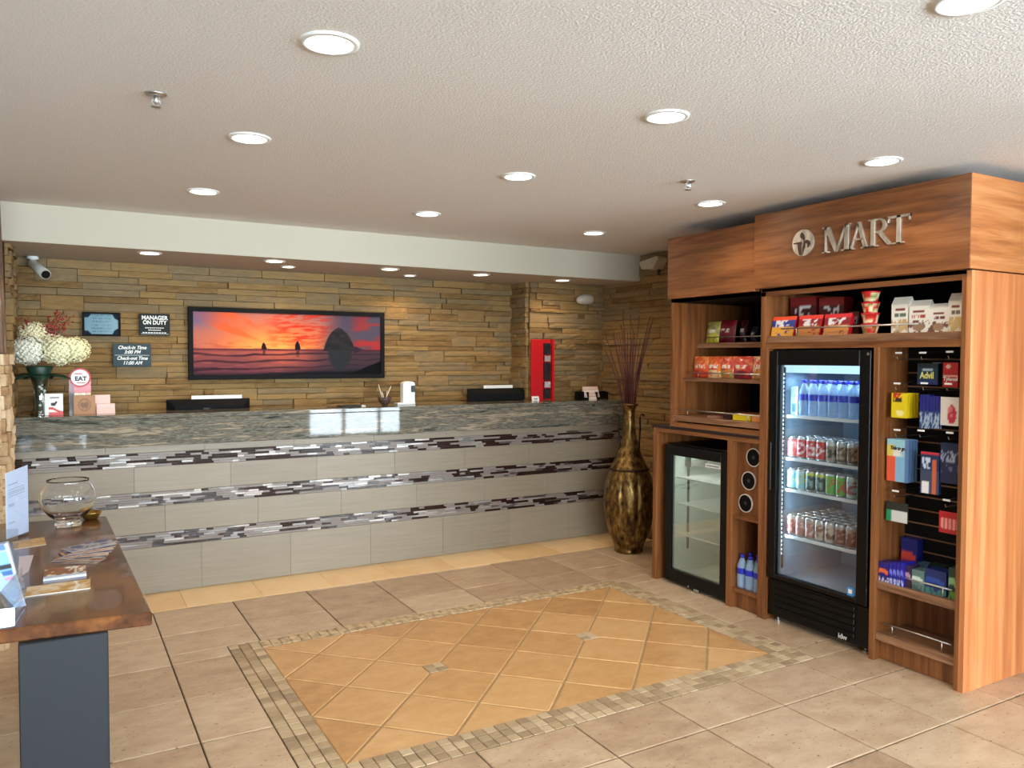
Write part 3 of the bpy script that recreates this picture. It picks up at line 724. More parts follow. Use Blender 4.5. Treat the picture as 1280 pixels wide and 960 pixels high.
# red rack with photos
x0, x1, z0, z1 = rect_y(665, 424, 690.5, 499, 5.93)
t = thing('red_rack', 'tall narrow red brochure rack with dark pockets at the desk end', 'rack', ((x0+x1)/2, 5.94, ZT))
m_red = M('red_panel', (190, 14, 22), .45)
part('back_panel', G().box(x0, x1, 5.93, 5.96, 1.06, z1), m_red, t, bevel=.003)
part('side_rail', G().box(x1-.022, x1, 5.90, 5.93, 1.06, z1), m_red, t)
xa, xb = x0+(x1-x0)*.54, x0+(x1-x0)*.83
zz = [z1-.03, z1-.14, z1-.20, z1-.37, z1-.43, z1-.53]
cs = [(22, 24, 30), (176, 160, 150), (30, 26, 28), (196, 192, 186), (26, 26, 26)]
for k in range(5):
    def cf(u, v, k=k): return lin(mixc(cs[k], (cs[k][0]*.4+50, cs[k][1]*.4+50, cs[k][2]*.4+54), fbm(u*5, v*7, k)-.2))
    part('pocket', G().grid(lambda u, v: (xa+(xb-xa)*u, 5.905, zz[k+1]+.006+(zz[k]-zz[k+1]-.01)*v), 8, 14, cf).box(xa, xb, 5.907, 5.93, zz[k+1]+.006, zz[k]-.004, col=lin((30, 26, 26))), m_gloss, t)

# ------------------------------------------------------------------ things on and behind the desk
def vase_flowers():
    cx, cy = HY(50, 500, 5.78).x, 5.78; z = ZT
    t = thing('glass_vase', 'tall flared glass vase of hydrangeas on the left end of the desk', 'vase', (cx, cy, z))
    part('glass', G().lathe([(.052, z), (.05, z+.012), (.034, z+.05), (.036, z+.16), (.05, z+.24), (.072, z+.30)], cx, cy, 24, cap=False), m_bowl, t, smooth=True)
    part('glass_foot', G().lathe([(.054, z+.0005), (.054, z+.010), (.03, z+.016)], cx, cy, 24), glass('foot_glass', (200, 208, 204), .2), t, smooth=True)
    g = G(); r = random.Random(2)
    for k in range(15):
        g.sphere((cx+r.uniform(-.014, .014)+.012, cy-.02+r.uniform(-.01, .01), z+.05+k*.013), .009, seg=8, ring=6)
    part('pebble', g, M('clear_pebbles', (214, 216, 208), .15, spec=.8), t, kind='stuff')
    g = G()
    for k in range(9):
        a = 2*pi*k/9; g.tube([(cx+.012*cos(a), cy+.012*sin(a), z+.03), (cx+.026*cos(a), cy+.026*sin(a), z+.2), (cx+.05*cos(a), cy+.05*sin(a), z+.31)], .006, 6)
    part('stem', g, M('stem_green', (26, 52, 34), .6), t, kind='stuff')
    m_leaf = M('dark_leaf', (18, 52, 38), .45)
    for k in range(7):
        a = 2*pi*k/7+.3; g = G()
        def lf(u, v, a=a): 
            L = .16; rr_ = .02+L*u; wd = .045*sin(pi*min(1, u*1.02))*(v-.5)*2
            return (cx+rr_*cos(a)-wd*sin(a), cy+rr_*sin(a)*.8+wd*cos(a), z+.25+.06*u-.08*u*u-abs(v-.5)*.02)
        part('leaf', g.grid(lf, 6, 4), m_leaf, t, smooth=True)
    part('leaf_sheath', G().lathe([(.03, z+.18), (.052, z+.24), (.075, z+.30), (.07, z+.31)], cx, cy, 16), m_leaf, t, smooth=True)
    heads = [(36, 438, 5.76, .098, (238, 238, 220)), (74, 438, 5.75, .102, (246, 242, 200)), (42, 417, 5.86, .080, (240, 232, 190)), (60, 428, 5.86, .075, (240, 236, 196)), (93, 437, 5.77, .086, (250, 244, 196))]
    labs = ['greenish white hydrangea head at the left of the vase', 'largest cream hydrangea head in the middle of the bunch', 'pale yellow hydrangea head at the upper left, behind', 'cream hydrangea head partly hidden behind the two front ones', 'cream hydrangea head at the right end of the bunch']
    for k, (px, py, yy, R, colr) in enumerate(heads):
        c = HY(px, py, yy); g = G(); r = random.Random(70+k); n = 230
        for i in range(n):
            ph = math.acos(1-2*(i+.5)/n); th = pi*(1+5**.5)*i
            d = Vector((sin(ph)*cos(th), sin(ph)*sin(th), cos(ph))); rad = R*(1+r.uniform(-.10, .08))
            p = c+Vector((d.x*rad, d.y*rad, d.z*rad*.86)); u = d.cross(Vector((.3, .2, 1))).normalized(); v = d.cross(u); s_ = R*.13; kf = r.uniform(.94, 1.03)
            cc = lin(tuple(min(255, q*kf) for q in colr)); cl = lin(tuple(q*.9 for q in colr)); a0 = r.random()*2
            for j in range(4):
                a = a0+j*pi/2; e = u*cos(a)+v*sin(a); f = u*cos(a+pi/4)+v*sin(a+pi/4); f2 = u*cos(a-pi/4)+v*sin(a-pi/4)
                b = len(g.v); g.v += [tuple(p), tuple(p+f2*s_*.75+d*.002), tuple(p+e*s_*1.15+d*r.uniform(-.001, .011)), tuple(p+f*s_*.75+d*.002)]; g.c += [cl, cc, cc, cc]; g.f.append((b, b+1, b+2, b+3)); g.m.append(0)
        g.sphere(c, R*.88, R*.88, R*.74, 14, 10, 0, lin(tuple(q*.8 for q in colr)))
        single('hydrangea_head', g, m_print, labs[k], 'flower', 'hydrangeas in the desk vase')
    r = random.Random(5)
    tips = [(31, 398), (62, 400), (80, 388), (88, 396), (70, 392), (50, 405)]
    bl = ['lowest red berry spray leaning left over the hydrangeas', 'red berry spray in the middle, left of the tallest', 'red berry spray leaning right, next to the outermost', 'outermost red berry spray on the right', 'tallest red berry spray of the bunch', 'short red berry spray close to the hydrangeas']
    for k, (px, py) in enumerate(tips):
        e = HY(px, py, 5.80+.02*(k % 3)); s0 = Vector((cx+.01*(k-2), cy+.03, z+.34)); g = G()
        g.tube([s0, (s0+e)*.5+Vector((0, 0, .02)), e], .0022, 5, 1)
        for i in range(44):
            f = r.uniform(.45, 1.0); p = s0.lerp(e, f)+Vector((r.gauss(0, .018), r.gauss(0, .015), r.gauss(0, .014)))
            g.sphere(p, r.uniform(.004, .0065), seg=6, ring=4)
        single('berry_spray', g, [M('red_berries', (150, 22, 28), .35), M('twig_brown', (70, 40, 30), .7)], bl[k], 'berries', 'red berry sprays in the desk vase', smooth=True)
vase_flowers()

def card_fn(base, blocks, seed=0):
    def f(u, v):
        c = base
        for (a, b, c0, d, colr) in blocks:
            if a <= u <= b and c0 <= v <= d: c = colr
        return lin(c)
    return f
def panel_y(x0, x1, y, z0, z1, fn, nx=16, ny=20, lean=0.0):
    return G().grid(lambda u, v: (x0+(x1-x0)*u, y+lean*v, z0+(z1-z0)*v), nx, ny, fn)
# folded white tent card with a red mark
x0, x1 = HY(56, 510, 5.74).x, HY(79, 510, 5.74).x; z1 = HY(66, 492, 5.76).z
t = thing('tent_card', 'white folded tent card with a red figure beside the vase', 'card', ((x0+x1)/2, 5.76, ZT))
def tf(u, v):
    c = (232, 228, 222)
    if .3 < u < .8 and .78 < v < .84: c = (120, 116, 116)
    if ((u-.45)/.14)**2+((v-.50)/.08)**2 < 1: c = (30, 26, 28)
    if ((u-.62)/.06)**2+((v-.58)/.06)**2 < 1: c = (40, 30, 32)
    if abs(v-.22-.10*sin(u*5)) < .055 and u > .2: c = (204, 52, 60)
    if v < .12 and .2 < u: c = (214, 90, 92)
    return lin(c)
part('front_leaf', panel_y(x0, x1, 5.73, ZT+.001, z1, tf, 26, 34, .03), m_print, t)
part('back_leaf', G().add([(x0, 5.762, z1), (x1, 5.762, z1), (x1, 5.80, ZT+.001), (x0, 5.80, ZT+.001)], [(0, 1, 2, 3)]), m_card, t)
part('side_flap', G().add([(x0, 5.73, ZT+.001), (x0, 5.76, z1), (x0-.018, 5.79, ZT+.1), (x0-.022, 5.80, ZT+.001)], [(0, 1, 2, 3)]), m_card, t)
# tall red stand with a round badge
x0, x1, z0, z1 = rect_y(86, 470, 114, 517, 5.86); z0 = ZT
t = thing('menu_stand', 'tall red menu stand with a round white EAT badge', 'sign', ((x0+x1)/2, 5.86, ZT))
def mf(u, v):
    c = (112, 26, 34) if u < .22 else (196, 60, 60)
    if v < .55: c = (60, 34, 28) if u < .24 else (222, 206, 176)
    if v < .55 and u > .3:
        if fbm(u*7, v*9, 3) > .55: c = (206, 186, 70)
        if fbm(u*6, v*8, 8) > .60: c = (236, 236, 226)
        if fbm(u*9, v*7, 6) < .33: c = (190, 84, 60)
    return lin(c)
part('poster', panel_y(x0, x1, 5.848, z0+.002, z1, mf, 24, 36).box(x0, x1, 5.85, 5.875, z0, z1, col=lin((90, 22, 28))), m_gloss, t)
bc = HY(100, 472, 5.84); 
def disc(c, r_, y0, y1, seg=32):
    return G().prism([(c.x+r_*cos(2*pi*i/seg), c.z+r_*sin(2*pi*i/seg)) for i in range(seg)], 1, y1, y0)
part('badge', disc(bc, .062, 5.838, 5.846), M('red_ring', (190, 50, 60), .5), t)
part('badge_face', disc(bc, .052, 5.835, 5.8385), m_card, t)
text('lettering', 'EAT', .038, m_text_k, t, (bc.x+.004, 5.834, bc.z-.008), '-Y', .0006, .0016)
part('badge_print', G().box(bc.x-.03, bc.x+.012, 5.8335, 5.835, bc.z+.022, bc.z+.028).box(bc.x-.02, bc.x+.03, 5.8335, 5.835, bc.z-.036, bc.z-.031), M('badge_red', (190, 60, 60), .5), t)
x0, x1, z0, z1 = rect_y(92, 495, 119, 517, 5.74)
g = G().box(x0, x1, 5.74, 5.79, ZT, z1, col=lin((158, 106, 58)))
def bf(u, v):
    d = sqrt(((u-.5)*1.1)**2+(v-.5)**2); c = (168, 114, 64)
    if .28 < d < .34 or (d < .22 and fbm(u*14, v*14, 2) > .5): c = (122, 78, 42)
    return lin(c)
g.grid(lambda u, v: (x0+(x1-x0)*u, 5.7385, ZT+.001+(z1-ZT)*v), 26, 22, bf)
single('kraft_box', g, m_print, 'brown kraft box with a printed round mark before the red stand', 'box')
for k, (a, b, zt, zb, y, lb) in enumerate([(116, 138, 494, 505, 5.80, 'pale pink stack of cards, upper step of the card holder'), (121, 144, 505, 517, 5.745, 'pale pink stack of cards, lower step of the card holder')]):
    x0, x1 = HY(a, zb, y).x, HY(b, zb, y).x; z1 = HY(a, zt, y).z; zb_ = ZT if k else ZT
    g = G()
    g.prism([(y, zb_), (y+.045, zb_), (y+.045, z1), (y+.025, z1)], 0, x0, x1, col=lin((226, 192, 182)))
    for i in range(5): g.box(x0+.004, x1-.004, y+.020-i*.0012, y+.021, zb_+.02+i*.008, zb_+.022+i*.008, col=lin((246, 232, 226)))
    single('card_stack', g, m_print, lb, 'cards', 'card stacks beside the kraft box')
# pen cup
c = HY(481, 500, 5.80)
t = thing('pen_bowl', 'small dark bowl holding pens, left of the white hand sanitizer', 'bowl', (c.x, 5.80, ZT))
part('bowl', G().lathe([(.022, ZT), (.024, ZT+.004), (.048, ZT+.035), (.055, ZT+.062), (.050, ZT+.062), (.02, ZT+.012)], c.x, 5.80, 20, col=1), M('wicker_brown', (66, 48, 40), .5, noise=((60, 60, 90), 3, .4)), t, smooth=True)
for k, (px, py) in enumerate([(473, 480), (489, 482), (477, 489), (484, 488)]):
    e = HY(px, py, 5.80+.008*k); b_ = Vector((c.x+.008*(k-1.5), 5.80, ZT+.02))
    single('pen', G().tube([b_, b_.lerp(e, .88), e], [.0035, .0035, .001], 8), M('pen_white', (226, 214, 190), .4), ['pen leaning left in the bowl, the taller one', 'pen leaning right in the bowl', 'short pen standing left of centre in the bowl', 'short pen standing right of centre in the bowl'][k], 'pen', 'pens in the dark bowl', smooth=True)
# hand sanitizer dispenser
x0, x1, z0, z1 = rect_y(502, 476.5, 517, 504, 5.80); cx = (x0+x1)/2
t = thing('sanitizer_dispenser', 'white upright dispenser with a dark nozzle on the desk', 'dispenser', (cx, 5.80, ZT))
g = G(); pts = [(x0, ZT), (x1, ZT)]+[(cx+(x1-x0)/2*cos(a*pi/8), z1-.02+.02*sin(a*pi/8)) for a in range(0, 9)]
part('body', G().prism(pts, 1, 5.77, 5.83), m_white, t, bevel=.003)
part('nozzle', G().box(x1-.034, x1-.004, 5.755, 5.77, z1-.085, z1-.035), m_dark, t, bevel=.004)
part('foot', G().box(x0-.05, x1, 5.76, 5.84, ZT, ZT+.016), m_white, t, bevel=.003)
# notepad lying near the edge
p = HZ(430, 506, ZT)
t = thing('notepad', 'dark notepad lying on the desk left of the pen bowl', 'notepad', (1.90, 5.76, ZT))
part('cover', G().obox((1.90, 5.76, ZT+.005), (.075, .015, 0), (-.01, .05, 0), (0, 0, .005)), m_dark, t)
part('sheets', G().obox((1.965, 5.77, ZT+.004), (.05, .01, 0), (-.008, .045, 0), (0, 0, .003)), m_card, t)
# card holder at the right end
x0, x1, z0, z1 = rect_y(719, 489, 757, 498, 5.80)
t = thing('card_holder', 'black double card holder with a tall stack of pink cards', 'card holder', ((x0+x1)/2, 5.80, ZT))
for a, b in ((x0, x0+(x1-x0)*.36), (x0+(x1-x0)*.64, x1)):
    g = G().box(a, b, 5.80, 5.806, ZT, z1-.004).box(a, a+.004, 5.76, 5.80, ZT, z1-.01).box(b-.004, b, 5.76, 5.80, ZT, z1-.01).box(a, b, 5.76, 5.764, ZT, ZT+.02).box(a, b, 5.76, 5.80, ZT, ZT+.004)
    part('tray', g, m_black, t)
a, b = HY(731, 490, 5.79).x, HY(749, 490, 5.79).x; zt = HY(740, 483, 5.79).z
g = G()
for k in range(4):
    zz0 = ZT+(zt-ZT)*k/4; g.prism([(5.77+.012*k, zz0), (5.83, zz0), (5.83, zz0+(zt-ZT)/4-.003), (5.782+.012*k, zz0+(zt-ZT)/4-.003)], 0, a, b, col=lin((238, 206, 190) if k % 2 else (246, 226, 214)))
part('card_stack', g, m_print, t, label='pink and white cards')
t = thing('small_card', 'small white card leaning at the foot of the red rack', 'card', (HY(670, 497, 5.86).x, 5.86, ZT))
c = HY(670, 497, 5.86); part('card', G().prism([(5.86, ZT), (5.875, ZT), (5.878, ZT+.035), (5.873, ZT+.035)], 0, c.x-.035, c.x+.035), m_card, t)
part('print', G().box(c.x-.02, c.x+.015, 5.856, 5.862, ZT+.010, ZT+.016), m_text_k, t)
# monitors seen above the desk
def monitor(pxs, y, label, strip, dell):
    (ax, at_, bx, bt) = pxs; A, B = HY(ax, at_, y), HY(bx, bt, y); zt = (A.z+B.z)/2
    t = thing('monitor', label, 'monitor', ((A.x+B.x)/2, y, .76), 'monitors behind the desk')
    w_ = B.x-A.x; ins = .05
    part('back_shell', G().add([(A.x, y, zt-.36), (B.x, y, zt-.36), (B.x, y, zt), (A.x, y, zt), (A.x+ins, y-.045, zt-.31), (B.x-ins, y-.045, zt-.31), (B.x-ins, y-.045, zt-.045), (A.x+ins, y-.045, zt-.045), (A.x, y+.02, zt-.36), (B.x, y+.02, zt-.36), (B.x, y+.02, zt), (A.x, y+.02, zt)],
         [(0, 1, 5, 4), (1, 2, 6, 5), (2, 3, 7, 6), (3, 0, 4, 7), (4, 5, 6, 7), (8, 11, 10, 9), (0, 8, 9, 1), (1, 9, 10, 2), (2, 10, 11, 3), (3, 11, 8, 0)]), m_framek, t, bevel=.003)
    cx = (A.x+B.x)/2
    part('stand', G().box(cx-.04, cx+.04, y-.07, y-.045, .775, zt-.15).box(cx-.12, cx+.12, y-.12, y+.08, .76, .775), m_black, t, bevel=.004)
    if dell: text('lettering', 'DELL', .022, M('dull_lettering', (80, 84, 88), .4), t, (cx-.02, y-.046, zt-.07), '-Y', .0006, .0006)
    s0, s1 = HY(strip[0], strip[1], y+.015), HY(strip[2], strip[3], y+.015)
    part('paper_strip', G().box(s0.x, s1.x, y+.004, y+.008, zt-.002, zt+.026), m_card, t, label='white paper strip on its top edge')
monitor((208, 500.5, 312, 497), 6.06, 'black monitor back behind the left part of the desk, below the sunset picture', (239, 492, 302, 490), True)
monitor((585, 486, 657, 484.5), 6.06, 'black monitor back behind the desk just left of the red rack', (604, 481, 640, 480), False)
wt = thing('back_worktop', 'low worktop behind the reception desk under the monitors', 'worktop', (1.8, 6.0, 0))
part('top', G().box(-0.2, XR-.04, 5.935, 6.25, .73, .76), m_wh, wt); part('panel', G().box(-0.2, XR-.04, 6.2, 6.25, 0, .73), m_wv, wt)

# ------------------------------------------------------------------ floor vase with twigs
vx, vy = 3.955, 4.99
t = thing('floor_vase', 'tall bronze ribbed floor vase with scroll handles beside the mart', 'vase', (vx, vy, 0))
prof = [(.105, 0.0), (.112, .01), (.112, .04), (.135, .10), (.165, .18), (.188, .28), (.200, .38), (.200, .47), (.188, .56), (.160, .64), (.128, .71), (.096, .78), (.07, .86), (.052, .94), (.043, 1.02), (.040, 1.10), (.046, 1.15), (.072, 1.185)]
prof = [(r_*1.02, z_) for r_, z_ in prof]
mv, nt, b = newmat('aged_bronze')
n = nd(nt, 'ShaderNodeTexNoise', Scale=1.0, Detail=5.0); nt.links.new(coords(nt, (34, 34, 18)), n.inputs['Vector'])
nt.links.new(ramp(nt, n.outputs[0], [(.34, (48, 34, 18)), (.55, (120, 92, 46)), (.75, (170, 140, 78))]), b.inputs['Base Color']); b.inputs['Metallic'].default_value = .75; b.inputs['Roughness'].default_value = .34
bp = nd(nt, 'ShaderNodeBump', Strength=.4, Distance=.006); nt.links.new(n.outputs[0], bp.inputs['Height']); nt.links.new(bp.outputs[0], b.inputs['Normal'])
def smooth_prof(p, n=3):
    out = []
    for i in range(len(p)-1):
        a = p[max(i-1, 0)]; b = p[i]; c = p[i+1]; d = p[min(i+2, len(p)-1)]
        for k in range(n):
            s_ = k/n; f = lambda j: .5*((2*b[j])+(-a[j]+c[j])*s_+(2*a[j]-5*b[j]+4*c[j]-d[j])*s_**2+(-a[j]+3*b[j]-3*c[j]+d[j])*s_**3)
            out.append((f(0), f(1)))
    return out+[p[-1]]
part('body', G().lathe(smooth_prof(prof), vx, vy, 120, rfn=lambda a, z_: 1-.075*max(0, 1-abs(z_-.34)/.33)**.5*abs(cos(a*5))**10 if z_ < .67 else 1), mv, t, smooth=True)
part('shoulder_ring', G().lathe([(.150, .655), (.160, .66), (.160, .668), (.146, .675)], vx, vy, 48, cap=False), M('dark_bronze', (48, 34, 20), .4, metal=.6), t, smooth=True)
ru = Vector((cos(YAW), -sin(YAW), 0))
for s_ in (-1, 1):
    pts = [Vector((vx, vy, 0))+ru*(s_*a)+Vector((0, 0, z_)) for a, z_ in ((.085, .76), (.078, .86), (.085, .98), (.082, 1.07), (.092, 1.10), (.108, 1.10), (.112, 1.085))]
    part('handle', G().tube(pts, .007, 8), M('dark_iron', (30, 22, 16), .4, metal=.5), t, smooth=True)
r = random.Random(15)
m_twig = M('burgundy_twig', (78, 28, 28), .6)
tips = []
for k in range(22):
    f = (k/21-.5)*2; lat = f*.19+r.uniform(-.02, .02)-.01
    tips.append((lat, f, Vector((r.uniform(-.05, .05), r.uniform(-.06, .06), 1.68+r.uniform(0, .22)))))
tips.sort(key=lambda q: q[0])
def nth(n): return ['', 'first', 'second', 'third', 'fourth', 'fifth', 'sixth', 'seventh', 'eighth', 'ninth', 'tenth', 'eleventh'][n]
for k, (lat, f, off) in enumerate(tips):
    e = Vector((vx, vy, 0))+ru*lat+off
    s0 = Vector((vx, vy, 0))+ru*(f*.02)+Vector((0, 0, 1.0)); md = s0.lerp(e, .5)+Vector((r.uniform(-.006, .006), r.uniform(-.006, .006), 0))-ru*(f*.03)
    side = ('left', k+1) if k < 11 else ('right', 22-k)
    single('twig', G().tube([s0, md, e], [.0045, .004, .0024], 6), m_twig, f'burgundy twig whose tip is {nth(side[1])} from the {side[0]} in the floor vase', 'twig', 'twigs in the bronze floor vase', smooth=True)

# ------------------------------------------------------------------ the mart
FX, BX = 3.619, 4.40
mart = thing('tall_display_cabinet', 'tall cherry wood cabinet with MART header around the large fridge', 'cabinet', (FX, 2.7, 0))
PT = .026
part('side_panel', G().box(FX-.002, BX, 2.088, 2.088+PT, 0, 1.957), m_wside_lit, mart, bevel=.001)
part('stile', G().box(FX, FX+.03, 2.114, 2.136, 0, 1.957), m_wv, mart, bevel=.001)
part('inner_panel', G().box(FX+.03, BX, 2.114, 2.132, .04, 1.94), m_wv, mart)
part('divider_panel', G().box(FX, BX, 2.553, 2.583, 0, 1.612), m_wv, mart, bevel=.001)
part('divider_panel', G().box(FX, BX, 3.277, 3.335, 0, 1.612), m_wv, mart, bevel=.001)
part('side_panel', G().box(FX, BX, 3.300, 3.335, 1.612, 1.94), m_wv, mart, bevel=.001)
part('top_rail', G().box(FX, FX+.03, 2.136, 3.335, 1.915, 1.962), m_wh, mart)
part('shelf', G().box(FX+.015, BX-.03, 2.136, 3.300, 1.642, 1.680), m_shelf, mart, bevel=.001)
part('rail', G().box(FX+.002, FX+.03, 2.132, 3.30, 1.608, 1.642), m_wh, mart)
part('back_panel', G().box(BX-.03, BX, 2.114, 3.30, 1.645, 1.957), m_blackm, mart)
part('top_panel', G().box(FX, BX, 2.10, 3.33, 1.941, 1.960), m_blackm, mart)
part('header', G().box(3.585, BX, 2.084, 3.362, 1.962, 2.392), m_wh, mart, bevel=.0015)
part('header_end', G().box(3.5852, BX, 2.080, 2.084, 1.962, 2.392), m_wend_lit, mart)
# right column
part('shelf', G().box(FX+.012, BX-.03, 2.132, 2.553, .372, .412), m_shelf, mart, bevel=.001)
part('shelf', G().box(FX+.012, BX-.03, 2.132, 2.553, .108, .146), m_shelf, mart, bevel=.001)
part('toe_kick', G().box(FX+.05, FX+.07, 2.132, 2.553, .004, .108), m_wv, mart)
part('back_panel', G().box(3.90, 3.92, 2.132, 2.553, .108, .42), m_wv, mart)
for k in range(17):                                  # slatwall boards with wooden lips between
    z0 = .412+k*.0708
    part('slat', G().box(3.86, 3.885, 2.132, 2.553, z0+.008, z0+.0708), m_blackm, mart)
    part('slat_lip', G().box(3.862, 3.875, 2.132, 2.553, z0, z0+.008), m_shelf, mart)
def rail_bar(parent, x, y0, y1, z, zb, r_=.0045, ext=.03, posts=2):
    part('guard_rail', G().tube([(x, y0, z), (x, y1, z)], r_, 8), m_chrome, parent, smooth=True)
    for i in range(posts):
        yy = y0+(y1-y0)*(.13+.74*i/(posts-1)); part('rail_post', G().tube([(x, yy, zb), (x, yy, z)], r_*.8, 8), m_chrome, parent, smooth=True)
rail_bar(mart, FX+.035, 2.52, 2.17, .458, .412)
rail_bar(mart, FX+.035, 2.52, 2.17, .197, .146)
rail_bar(mart, FX+.020, 3.20, 2.36, 1.722, 1.680)
# sign: emblem and serif letters
ex, ec = 3.572, (3.0, 2.188)
t = mart
part('emblem_disc', G().prism([(ec[0]+.073*cos(2*pi*i/48), ec[1]+.073*sin(2*pi*i/48)) for i in range(48)], 0, ex+.012, ex), m_lsteel, t, bevel=.001)
m_embl = M('dark_emblem', (70, 44, 28), .5)
def emb(pts): return [(ec[0]-x_*.073, ec[1]+y_*.073) for x_, y_ in pts]
leaf = [(-.12, .80), (-.22, .62), (-.20, .42), (-.05, .30), (.08, .20), (.16, .14), (.20, .36), (.12, .58), (0, .74)]
left = [(-.86, .06), (-.10, .10), (-.10, -.02), (-.14, -.3), (-.06, -.92), (-.30, -.90), (-.42, -.50), (-.46, -.08), (-.62, -.04), (-.82, -.02)]
right = [(.10, .10), (.40, .18), (.66, .06), (.72, -.16), (.58, -.34), (.44, -.40), (.46, -.20), (.36, -.06), (.22, -.10), (.24, -.34), (.14, -.50), (.02, -.86), (.0, -.4)]
for pp in (leaf, left, right): part('emblem_figure', G().prism(emb(pp), 0, ex, ex-.003), m_embl, t)
def letter(polys, y_left, z0, w_, h_):
    g = G()
    for p in polys: g.prism([(y_left-x_*w_, z0+y_*h_) for x_, y_ in p], 0, ex+.014, ex)
    part('letter', g, m_lsteel, mart, bevel=.0008)
LM = [[(.10, .0), (.17, .0), (.17, 1), (.10, 1)], [(.08, 1), (.25, 1), (.56, .12), (.50, 0), (.46, 0)], [(.48, 0), (.55, 0), (.88, 1), (.80, 1)], [(.78, 0), (.94, 0), (.94, 1), (.80, 1)], [(.0, 0), (.27, 0), (.27, .05), (0, .05)], [(.68, 0), (1.03, 0), (1.03, .05), (.68, .05)], [(0, .95), (.2, .95), (.2, 1), (0, 1)], [(.82, .95), (1.02, .95), (1.02, 1), (.82, 1)]]
LA = [[(.10, 0), (.19, 0), (.52, .86), (.47, 1)], [(.44, 1), (.56, 1), (.94, 0), (.74, 0), (.44, .82)], [(.26, .32), (.72, .32), (.70, .38), (.28, .38)], [(0, 0), (.30, 0), (.30, .05), (0, .05)], [(.62, 0), (1.04, 0), (1.04, .05), (.62, .05)]]
arcp = lambda cx, cy, rx, ry, a0, a1, n=12: [(cx+rx*cos(a0+(a1-a0)*i/n), cy+ry*sin(a0+(a1-a0)*i/n)) for i in range(n+1)]
LR = [[(.12, 0), (.30, 0), (.30, 1), (.12, 1)], arcp(.46, .74, .34, .26, -pi/2, pi/2)+arcp(.46, .74, .17, .19, pi/2, -pi/2), [(.30, .93), (.48, .93), (.48, 1), (.30, 1)], [(.30, .48), (.48, .48), (.48, .55), (.30, .55)],
      [(.40, .50), (.58, .52), (1.0, .04), (1.08, 0), (.84, 0)], [(0, 0), (.42, 0), (.42, .05), (0, .05)], [(0, .95), (.2, .95), (.2, 1), (0, 1)]]
LT = [[(.41, 0), (.60, 0), (.60, 1), (.41, 1)], [(.0, .91), (1.0, .91), (1.0, 1), (0, 1)], [(0, .78), (.05, .78), (.09, .93), (0, 1)], [(1, .78), (.95, .78), (.91, .93), (1, 1)], [(.26, 0), (.75, 0), (.75, .05), (.26, .05)]]
for LP, pa, pb in ((LM, 1027, 1064), (LA, 1059.5, 1087.5), (LR, 1084.5, 1116), (LT, 1108.5, 1137)):
    ya, yb = HX(pa, 300, ex).y, HX(pb, 290, ex).y; mxx = max(q[0] for pp in LP for q in pp); letter(LP, ya, 2.115, (ya-yb)/mxx, .138)

# middle and low units
low = thing('low_display_cabinet', 'low cherry wood unit with dark top around the small fridge', 'cabinet', (FX, 3.8, 0))
part('side_panel', G().box(FX, BX-.02, 4.262, 4.300, 0, 1.066), m_wv, low, bevel=.001)
part('top', G().box(FX-.006, BX-.02, 3.337, 4.312, 1.068, 1.086), M('dark_worktop', (34, 20, 18), .3), low, bevel=.001)
part('top_rail', G().box(FX, FX+.03, 3.337, 4.262, 1.040, 1.066), m_wh, low)
part('divider_panel', G().box(FX, BX-.02, 3.548, 3.592, 0, 1.04), m_wv, low, bevel=.001)
part('back_panel', G().box(BX-.05, BX-.02, 3.337, 4.262, 0, 1.04), m_blackm, low)
part('shelf', G().box(FX+.008, BX-.05, 3.337, 3.548, .105, .128), m_wh, low, bevel=.001)
part('shelf', G().box(FX+.008, BX-.05, 3.337, 3.548, .560, .580), m_wh, low)
part('toe_kick', G().box(FX+.03, FX+.05, 3.337, 3.548, .004, .105), m_wv, low)
# slanted panel with round cup dispensers
fp_ = G().box(FX+.065, FX+.085, 3.337, 3.548, .58, 1.04); part('front_panel', fp_, m_wv, low)
for (px, py) in ((942, 572), (936, 601), (932, 629)):
    c = HX(px, py, FX+.06); a_ = .057
    ring = G(); seg = 28
    for (r0_, r1_, xx) in ((a_, a_*.90, FX+.056),):
        vs = [(xx, c.y+r0_*cos(2*pi*i/seg), c.z+r0_*sin(2*pi*i/seg)) for i in range(seg)]+[(xx, c.y+r1_*cos(2*pi*i/seg), c.z+r1_*sin(2*pi*i/seg)) for i in range(seg)]+[(FX+.066, c.y+r0_*cos(2*pi*i/seg), c.z+r0_*sin(2*pi*i/seg)) for i in range(seg)]
        ring.add(vs, [(i, (i+1) % seg, seg+(i+1) % seg, seg+i) for i in range(seg)]+[(i, 2*seg+i, 2*seg+(i+1) % seg, (i+1) % seg) for i in range(seg)])
    ro = part('dispenser_ring', ring, M('white_ring', (214, 208, 200), .35), low)
    part('dispenser_mouth', G().prism([(c.y+a_*.89*cos(2*pi*i/seg), c.z+a_*.89*sin(2*pi*i/seg)) for i in range(seg)], 0, FX+.064, FX+.060).prism([(c.y+.012*cos(2*pi*i/8), c.z+.012*sin(2*pi*i/8)) for i in range(8)], 0, FX+.060, FX+.057, 1), [m_blackm, m_dark], ro)

